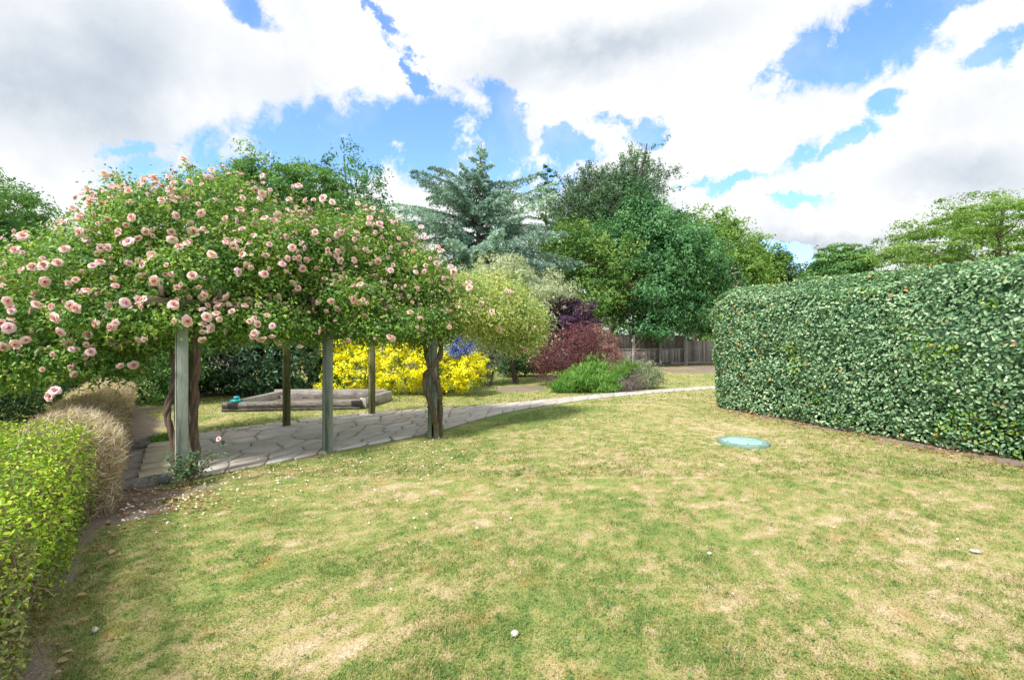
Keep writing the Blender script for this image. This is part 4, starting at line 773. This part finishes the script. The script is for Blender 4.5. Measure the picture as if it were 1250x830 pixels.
def rose_plant(name, label, base, ells, fl, mt, seed, nc, extra, strands, nmax=100, fol=(9, .15)):
    r = np.random.default_rng(seed); root = empty(name, (base[0], base[1], 0), label, 'climbing rose', 'climbing roses on the pergola')
    ells0 = ells; ells = lumpy(ells, r, 9, .78, .2, .42, outer=.76); mb = MB(); clumpfoliage(mb, ells, nc, fol[0], fol[1], .056, .030, r, lo=.62, hi=1.06, up=.55, rand=.75, droop=.35, rough=.2, zmin=1.0); 
    # long shoots that break the outline
    p, nn = shell(ells, 900, r, 1.0, 1.02, zmin=1.3); cn = MB()
    for c_, n_ in zip(p, nn):
        l = r.uniform(.15, .5); d0 = nrm(n_ * .6 + [0, 0, .55] + r.normal(size=3) * .4); ts = np.linspace(0, 1, 8); pts = c_ - d0 * .1 + d0 * (ts * l)[:, None] - np.array([0, 0, 1]) * (ts ** 2 * l * r.uniform(.1, .7))[:, None]
        cn.tube(pts, .005 * (1 - ts * .7), 3); k = r.integers(1, 8, 16); mb.leaves(pts[k] + r.normal(size=(16, 3)) * .035, r.normal(size=(16, 3)) * .6 + [0, 0, .6], r.normal(size=(16, 3)), .055, .028, np.clip(r.random(16) * .6 + .4, 0, 1))
    # arching canes through the mass
    cen = np.mean([e[0] for e in ells], 0)
    for k in range(160):
        e = ells[r.integers(len(ells))]; a_ = e[0] + nrm(r.normal(size=3)) * e[1] * r.uniform(.3, .95); b_ = e[0] + nrm(r.normal(size=3)) * e[1] * r.uniform(.6, 1.02); ts = np.linspace(0, 1, 8)[:, None]
        c_ = a_ + (b_ - a_) * ts; c_[:, 2] += .25 * np.sin(ts[:, 0] * 3.14); cn.tube(c_, r.uniform(.004, .011), 4)
    for (px, py) in fl:
        c_, n_, air = cast(px, py, ells)
        if air: e = min(ells, key=lambda q: np.linalg.norm(q[0] - c_)); ts = np.linspace(0, 1, 7)[:, None]; s0 = e[0] + (c_ - e[0]) * .55; pts = s0 + (c_ - s0) * ts + np.c_[.04 * np.sin(ts * 6), 0 * ts, .05 * np.sin(ts * 3.14)]; cn.tube(pts, .006, 4); k = r.integers(1, 7, 14); mb.leaves(pts[k] + r.normal(size=(14, 3)) * .03, r.normal(size=(14, 3)), r.normal(size=(14, 3)), .05, .026, r.random(14))
    fo = mb.build('foliage', mt, root); tag(cn.build('canes', M_cane, root), kind='stuff')
    for st, rd in strands:
        mb = MB(); st = np.array(st); n_ = 26; tq = np.linspace(0, 1, n_); t0 = np.linspace(0, 1, len(st)); pts = np.stack([np.interp(tq, t0, st[:, k]) for k in range(3)], 1)
        for _ in range(2): pts[1:-1] = (pts[:-2] + 2 * pts[1:-1] + pts[2:]) / 4
        for s2 in range(3):
            ph = s2 * 2.1; rr = rd * .55; off = np.c_[np.cos(tq * 14 + ph) * rr, np.sin(tq * 14 + ph) * rr, np.zeros(n_)]
            mb.tube(pts + off, rd * .62 * (1.2 - .45 * tq) * (1 + .2 * r.normal(size=n_) * .6), 8, wob=.25)
        mb.build('stem', M_bark, root, smooth=True)
    q = MB(); cnt = 0; flo = sorted(fl, key=lambda _: r.random())
    def bake(c_, n_, s_, v_):
        V_, F_, R_ = BL[v_]; z = Vector(n_).to_track_quat('Z', 'Y').to_matrix(); M_ = np.array(z @ Matrix.Rotation(r.random() * 6.28, 3, 'Z')); q.add(V_ * s_ @ M_.T + c_, F_, R_)
    for (px, py) in flo:
        c_, n_, air = cast(px, py, ells); n_ = nrm(n_ * .8 + nrm(camv - c_) * .35 + r.normal(size=3) * .5 + [0, 0, .2]); c_ = c_ + n_ * (0 if air else .07); s_ = r.uniform(.64, 1.12); v_ = r.integers(6)
        c_ = c_ + n_ * (.03 if not air else 0) + nrm(camv - c_) * .15
        if cnt < nmax:
            o_ = bpy.data.objects.new('blossom', BME[v_]); COL.objects.link(o_); o_.parent = root; o_.location = Vector(c_) - root.location; o_.rotation_euler = (Vector(n_).to_track_quat('Z', 'Y').to_matrix() @ Matrix.Rotation(r.random() * 6.28, 3, 'Z')).to_euler(); o_.scale = (s_,) * 3; cnt += 1
        else: bake(c_, n_, s_, v_)
    p, nn = shell(ells, int(extra), r, 1.0, 1.1, zmin=1.3); k = (nn * (nrm(camv - p) + [0, 0, .6])).sum(1) > .1; p, nn = p[k], nn[k]
    for c_, n_ in zip(p, nn): bake(c_ + n_ * .09, nrm(n_ + r.normal(size=3) * .4), r.uniform(.28, .6) if r.random() < .6 else r.uniform(.6, 1.0), r.integers(7))
    tag(q.build('blossom', M_rose, root), 'smaller roses and buds scattered through the foliage', kind='stuff')
    return root
D0 = 5.98
sL = [([P(x, y, D0 + .03 * k) for k, (x, y) in enumerate([(224, 590), (214, 545), (205, 512), (203, 500), (210, 480), (214, 455), (211, 430), (204, 400), (190, 385)])], .036),
      ([P(x, y, D0) for x, y in [(232, 592), (238, 560), (240, 545), (235, 520), (239, 492), (236, 468), (243, 446), (240, 425), (231, 400), (245, 380)]], .045),
      ([P(x, y, D0 + .22) for x, y in [(226, 585), (222, 540), (214, 505), (222, 470), (228, 440), (215, 410), (200, 392)]], .03)]
flL = [q for q in roses if q[0] < 375]; flR = [q for q in roses if q[0] >= 375]
rose_plant('climbing_rose', 'large climbing rose loaded with pink and peach blooms over the left end of the pergola', G(228, 590), canL, flL, L_rose, 300, 26000, 3400, sL)
D1 = 8.5
rose_plant('climbing_rose', 'climbing rose with fewer blooms, its gnarled stem wrapped round the right hand pergola post', G(534, 534), canR, flR, L_rose, 301, 20000, 2200,
           [([P(x, y, dd) for x, y, dd in [(533, 540, 8.34), (533, 520, 8.34), (530, 507, 8.30), (521, 480, 8.31), (517, 458, 8.40), (529, 447, 8.34), (539, 436, 8.40), (538, 420, 8.5), (545, 405, 8.5)]], .046),
            ([P(x, y, dd) for x, y, dd in [(536, 540, 8.45), (538, 500, 8.5), (536, 470, 8.4), (526, 452, 8.34), (520, 436, 8.42), (519, 420, 8.5), (510, 405, 8.6)]], .038)])
r = np.random.default_rng(302)
rose_plant('climbing_rose', 'yellowing climbing rose with hardly any flowers over the right hand end of the pergola', fpt(541, 8.9), canG, [(625, 358), (640, 421), (572, 352), (590, 372), (560, 380), (612, 402)], L_rosey, 303, 8000, 260,
           [([P(x, y, dd) for x, y, dd in [(535, 533, 8.62), (534, 505, 8.66), (537, 480, 8.6), (533, 440, 8.66), (545, 400, 8.8)]], .022)], fol=(10, .26))
# ivy and moss on the wrapped post
mb = MB(); n = 600; a_ = r.random(n) * 6.283; z = r.random(n) ** 1.3 * 1.7; q = G(528, 534); C = np.stack([q[0] + .03 + np.cos(a_) * .15, q[1] - .03 + np.sin(a_) * .15, z + .02], 1) + r.normal(size=(n, 3)) * .015
mb.leaves(C, np.stack([np.cos(a_), np.sin(a_), 0 * a_ + .5], 1) + r.normal(size=(n, 3)) * .4, r.normal(size=(n, 3)), .032, .022, r.random(n)); rt = empty('ivy', (q[0], q[1], 0), 'sparse small ivy leaves clinging to the gnarled stem and post', 'ivy'); mb.build('foliage', L_ivy, rt)
# rose sucker at the left post foot
r = np.random.default_rng(310); b0 = G(232, 591); rt = empty('rose_sucker', b0, 'small leafy rose shoots growing at the foot of the nearest pergola post', 'plant'); mb = MB(); st = MB()
for k in range(16):
    if k < 3: tip = P(*[(290, 532), (277, 552), (200, 556)][k], 5.65)
    else: tip = b0 + [r.normal() * .16 + .03, r.normal() * .1 - .06, r.uniform(.1, .36)]
    s0 = b0 + [r.normal() * .08, -.05 + r.normal() * .05, 0]; ts = np.linspace(0, 1, 9)[:, None]; pts = s0 + (tip - s0) * ts; pts[:, 2] += .10 * np.sin(ts[:, 0] * 3.14); st.tube(pts, .005 * (1.2 - ts[:, 0]), 4)
    m_ = 26; kk = r.integers(2, 9, m_); mb.leaves(pts[kk] + r.normal(size=(m_, 3)) * [.035, .035, .03], r.normal(size=(m_, 3)) * .5 + [0, -.3, .7], r.normal(size=(m_, 3)), .045, .026, r.random(m_))
mb.build('foliage', L_dark, rt); st.build('stem', M_cane, rt)
o_ = bpy.data.objects.new('blossom', BME[1]); COL.objects.link(o_); o_.parent = rt; o_.location = Vector(P(267, 536, 5.6)) - rt.location; o_.scale = (.5,) * 3; o_.rotation_euler = (.9, 0, .3)

# ------------------------------------------------------------------ timber by the path, raised bed and small things
mb = MB(); a_, b_ = G(120, 603.5), G(213, 586.5)
mb.box_between(a_ + [0, -.05, .05], b_ + [0, -.05, .05], .09, .12, bev=.012); tag(mb.build('edging_timber', M_sleeper, origin=a_), 'dark worn timber edging the near left end of the path', 'timber')
mb = MB(); a_, b_ = G(128, 556), G(181, 547); mb.box_between(a_ + [0, 0, .09], b_ + [0, 0, .09], .19, .17, bev=.02); tag(mb.build('sleeper', M_sleeper, origin=a_), 'grey weathered sleeper beside the pale board under the roses', 'sleeper')
c4 = [G(167, 590), G(206, 584), G(210, 543), G(181, 546)]; ra = empty('timber_board', c4[0], 'pale planked timber board lying on the left end of the stone path', 'board')
for k in range(6):
    t0, t1 = k / 6 + .006, (k + 1) / 6 - .006; l0 = c4[0] * (1 - (t0 + t1) / 2) + c4[3] * (t0 + t1) / 2; l1 = c4[1] * (1 - (t0 + t1) / 2) + c4[2] * (t0 + t1) / 2; mb = MB(); wv = np.linalg.norm(c4[3] - c4[0]) / 6 * .97
    mb.box_between(l0 + [0, 0, .06], l1 + [0, 0, .06], wv, .035, bev=.004, r=random.random()); mb.build('plank', M_board, ra)
def simple(name, col, rough=.5, n_=.15, sc=8):
    m, t, b, o = mat(name); ge = t.new('ShaderNodeNewGeometry'); n = t.noise(ge.outputs['Position'], sc, 5, .65)
    t.l.new(t.ramp(n.outputs['Fac'], [(.3, tuple(c * (1 - n_) for c in col)), (.7, tuple(min(1, c * (1 + n_)) for c in col))]), b.inputs['Base Color']); b.inputs['Roughness'].default_value = rough; return m
def lathe(mb, c, prof, k=32, r=.5):
    c = np.asarray(c, float); a_ = np.arange(k) / k * 6.28318; v = np.concatenate([np.stack([c[0] + q * np.cos(a_), c[1] + q * np.sin(a_), np.full(k, c[2] + z)], 1) for q, z in prof]); i = np.arange(len(prof) - 1)[:, None] * k; j = np.arange(k)[None]; j2 = (j + 1) % k
    mb.add(v, np.stack([i + j, i + j2, i + k + j2, i + k + j], -1).reshape(-1, 4), r)
mb = MB(); lathe(mb, G(201, 590) + [0, 0, .0], [(.001, -.02), (.05, -.01), (.075, .03), (.08, .065), (.06, .11), (.03, .128), (.001, .132)], 20); tag(mb.build('stone', simple('grey_ball_stone', (.17, .19, .21), .6), origin=G(201, 590), smooth=True), 'small round dark grey stone ball on the soil by the timber edging', 'stone')
# raised bed
q = [np.array([-6.85, 11.45]), np.array([-3.72, 11.9]), np.array([-3.45, 13.75]), np.array([-6.75, 13.75])]
rb = empty('raised_bed', (-5.2, 12.6, 0), 'rectangular raised bed frame of old railway sleepers on the grass behind the pergola', 'raised bed')
def sl3(a_, b_, h, th=.2, zb=0): mb = MB(); mb.box_between([*a_, zb + h / 2], [*b_, zb + h / 2], th, h, bev=.02, r=random.random()); return mb
sl3(q[0], q[1], .09, .16).build('sleeper', M_sleeper, rb); sl3(q[0] + [0, .01], q[1] + [0, .01], .14, .2, .092).build('sleeper', M_sleeper, rb)
dq = nrm(q[2] - q[1]); sl3(q[1] + dq * .11, q[2] - dq * .11, .27, .19).build('sleeper', M_sleeper, rb); sl3(q[3] + [.02, 0], q[2] - [.1, 0], .30, .2).build('sleeper', M_sleeper, rb)
dq = nrm(q[3] - q[0]); sl3(q[0] + dq * .12 + [.2, 0], q[3] - dq * .12 + [.2, 0], .26, .19).build('sleeper', M_sleeper, rb)
sl3(np.array([-6.5, 13.5]), np.array([-3.7, 13.5]), .16, .18).build('sleeper', M_sleeper, rb)
mb = MB(); mb.v.append(np.array([[*q[0], .08], [*q[1], .08], [*q[2], .08], [*q[3], .08]])); mb.f[4].append(np.array([[0, 1, 2, 3]])); mb.r[4].append(np.array([.5])); mb.n = 4; mb.build('soil', simple('bed_soil', (.14, .105, .08), .95, .4, 20), rb)
for k_, (px, w_) in enumerate([(287, .22), (431, .26)]):
    mb = MB(); g = P(px, 496, 11.5)[0]; f_ = (g - q[0][0]) / (q[1][0] - q[0][0]); yy = q[0][1] + f_ * (q[1][1] - q[0][1]) - .102; rr = math.atan2(q[1][1] - q[0][1], q[1][0] - q[0][0]); mb.box((g, yy, .165), (w_, .01, .125), rot=rr, bev=.002); mb.build('bracket_plate', simple('black_plate', (.025, .023, .022), .6), rb)
# turquoise pot on the bed corner
c_ = np.array([-6.55, 11.5, .233]); mb = MB(); tu = empty('turquoise_dish', c_, 'small turquoise plastic dish with a raised cap on the left corner of the raised bed', 'dish'); lathe(mb, c_, [(.001, 0), (.12, 0), (.135, .02), (.14, .05), (.125, .05), (.115, .02), (.001, .015)], 24); mt_ = simple('turquoise_plastic', (.03, .36, .42), .35); mb.build('bowl', mt_, tu, smooth=True)
mb = MB(); lathe(mb, c_ + [0, 0, .016], [(.05, 0), (.045, .06), (.07, .085), (.065, .11), (.001, .12)], 20); mb.build('cap', mt_, tu, smooth=True)
# hanging feeder
hf = P(467, 411, 8.9); he = empty('hanging_feeder', hf - [0, 0, .10], 'small grey box hanging on two pale cords in front of the yellow shrub', 'feeder'); mb = MB(); mb.box(hf, (.21, .12, .15), bev=.01); mb.build('box', simple('grey_weathered_plastic', (.17, .21, .22), .5), he)
mb = MB(); mb.box(hf - [0, 0, .088], (.23, .14, .02), bev=.004); mb.build('tray', simple('rusty_tray', (.22, .12, .08), .7), he)
for sx in (-1, 1): mb = MB(); mb.tube([hf + [sx * .105, -.061, -.08], hf + [sx * .12, -.03, .3], hf + [sx * .05, 0, .75]], .004, 5); mb.build('cord', simple('pale_cord', (.55, .52, .4), .8), he)
# teal inspection cover
c_ = G(907, 541); cv = empty('inspection_cover', c_, 'round pale teal plastic cover set in the lawn near the tall hedge', 'cover'); tm = simple('teal_plastic', (.30, .50, .45), .6, .22, 7)
mb = MB(); lathe(mb, c_, [(.40, -.03), (.40, .035), (.385, .048), (.34, .05), (.335, .044)], 48); mb.build('rim', simple('dark_gap_rim', (.16, .26, .21), .8, .3, 12), cv, smooth=True)  # shade of the gap round the lid put into the darker rim colour
mb = MB(); lathe(mb, c_, [(.345, .02), (.335, .043), (.20, .056), (.02, .062), (.001, .062)], 48); mb.build('lid', tm, cv, smooth=True)
for k in range(6): mb = MB(); a_ = k * 1.047 + .3; mb.box(c_ + [.30 * math.cos(a_), .30 * math.sin(a_), .054], (.03, .03, .012), bev=.004); mb.build('bolt', simple('cover_bolt', (.22, .38, .35), .5), cv)

# ------------------------------------------------------------------ litter on the ground
def litter(name, label, cat, xy, size, mt, seed, z=.02, asp=.7):
    r = np.random.default_rng(seed); n = len(xy); C = np.c_[xy, np.full(n, z) + r.random(n) * .015]; mb = MB(); s_ = r.uniform(.6, 1.4, n); mb.leaves(C, r.normal(size=(n, 3)) * .25 + [0, 0, 1], r.normal(size=(n, 3)) * [1, 1, .1], size * s_, size * asp * s_, r.random(n), rich=True); tag(mb.build(name, mt), label, cat, kind='stuff')
L_petal = leafmat('fallen_petal', [(.72, .62, .58), (.80, .66, .62), (.84, .80, .76)], .2)
L_litter = leafmat('fallen_leaf', [(.16, .09, .05), (.30, .17, .08), (.40, .27, .15)], .1)
r = np.random.default_rng(400); pts = []
for px, py, sx, sy, n_ in [(230, 605, 60, 16, 200), (330, 575, 90, 16, 230), (450, 560, 90, 18, 140), (520, 600, 120, 30, 40), (170, 630, 30, 15, 60), (420, 492, 80, 8, 160), (250, 520, 50, 10, 130), (540, 548, 40, 12, 80)]:
    for _ in range(n_):
        q_ = (px + r.normal() * sx * .6, max(470, py + r.normal() * sy)); pts.append(G(*q_)[:2])
for _ in range(25): pts.append(np.array([r.uniform(-4, 6), r.uniform(2.5, 10)]))
litter('fallen_petals', 'white and pale pink rose petals scattered on the grass and path near the pergola', 'petals', np.array(pts), .026, L_petal, 401)
pts = []; d = HR1 - HR0
for _ in range(1100): t_ = r.random(); pts.append(HR0 + d * t_ + np.array([-.34, -.1]) * r.normal(.75, .7))
for _ in range(90): q_ = HL0 + HLd * r.uniform(1, 9); pts.append(q_ + np.array([.12 + abs(r.normal()) * .15, 0]))
for _ in range(240): pts.append(G(r.normal(190, 45), r.normal(610, 12))[:2])
for _ in range(500): t_ = r.random(); pts.append(strip(np.array([t_ * 9]), np.array([.93 + r.normal() * .07]))[0])
for _ in range(260): pts.append(G(r.uniform(770, 880), r.uniform(447, 458))[:2])
litter('fallen_leaves', 'brown and orange dead leaves lying along the foot of the hedges and the path', 'leaves', np.array(pts), .045, L_litter, 402)
LG = 'pale scraps lying on the lawn'
for (px, py, s_), lb in zip([(628, 776, .028), (1190, 675, .035), (866 , 678, .022), (116, 772, .02)], ['small whitish stone alone in the near middle of the lawn', 'flat pale stone on the lawn towards the right edge', 'tiny pale stone on the dry grass below the teal cover', 'tiny white scrap of stone on the grass by the low hedge']):
    g = G(px, py); mb = MB(); lathe(mb, g + [0, 0, .012], [(.001, -.005), (s_ * .8, 0), (s_, .008), (s_ * .6, .018), (.001, .02)], 9); v = mb.v[0]; v += np.random.default_rng(int(px)).normal(size=v.shape) * s_ * .12; tag(mb.build('pebble', simple('pale_stone', (.55, .52, .45), .8), origin=g, smooth=True), lb, 'stone', LG)
# broad leaved weeds in the lawn
r = np.random.default_rng(410); C, N, T, Ls = [], [], [], []
for k in range(260):
    D = 2.0 * (13 / 2.0) ** r.random(); x = r.uniform(-1, 1.1) * D; 
    if fields(np.array([x]), np.array([D]))[1][0] > .3 or x < -.73 * D - .6 or on_path(np.array([x]), np.array([D]))[0]: continue
    for q in range(r.integers(5, 10)):
        a_ = r.random() * 6.28; l = r.uniform(.012, .026); C.append([x + math.cos(a_) * l * .5, D + math.sin(a_) * l * .5, .022]); T.append([math.cos(a_), math.sin(a_), .15]); N.append([r.normal() * .2, r.normal() * .2, 1]); Ls.append(l)
mb = MB(); C = np.array(C); mb.leaves(C, np.array(N), np.array(T), np.array(Ls), np.array(Ls) * .45, r.random(len(C)), rich=True); tag(mb.build('lawn_weeds', L_mid), 'small flat rosettes of broad leaved weeds dotted through the lawn', 'weeds', kind='stuff')
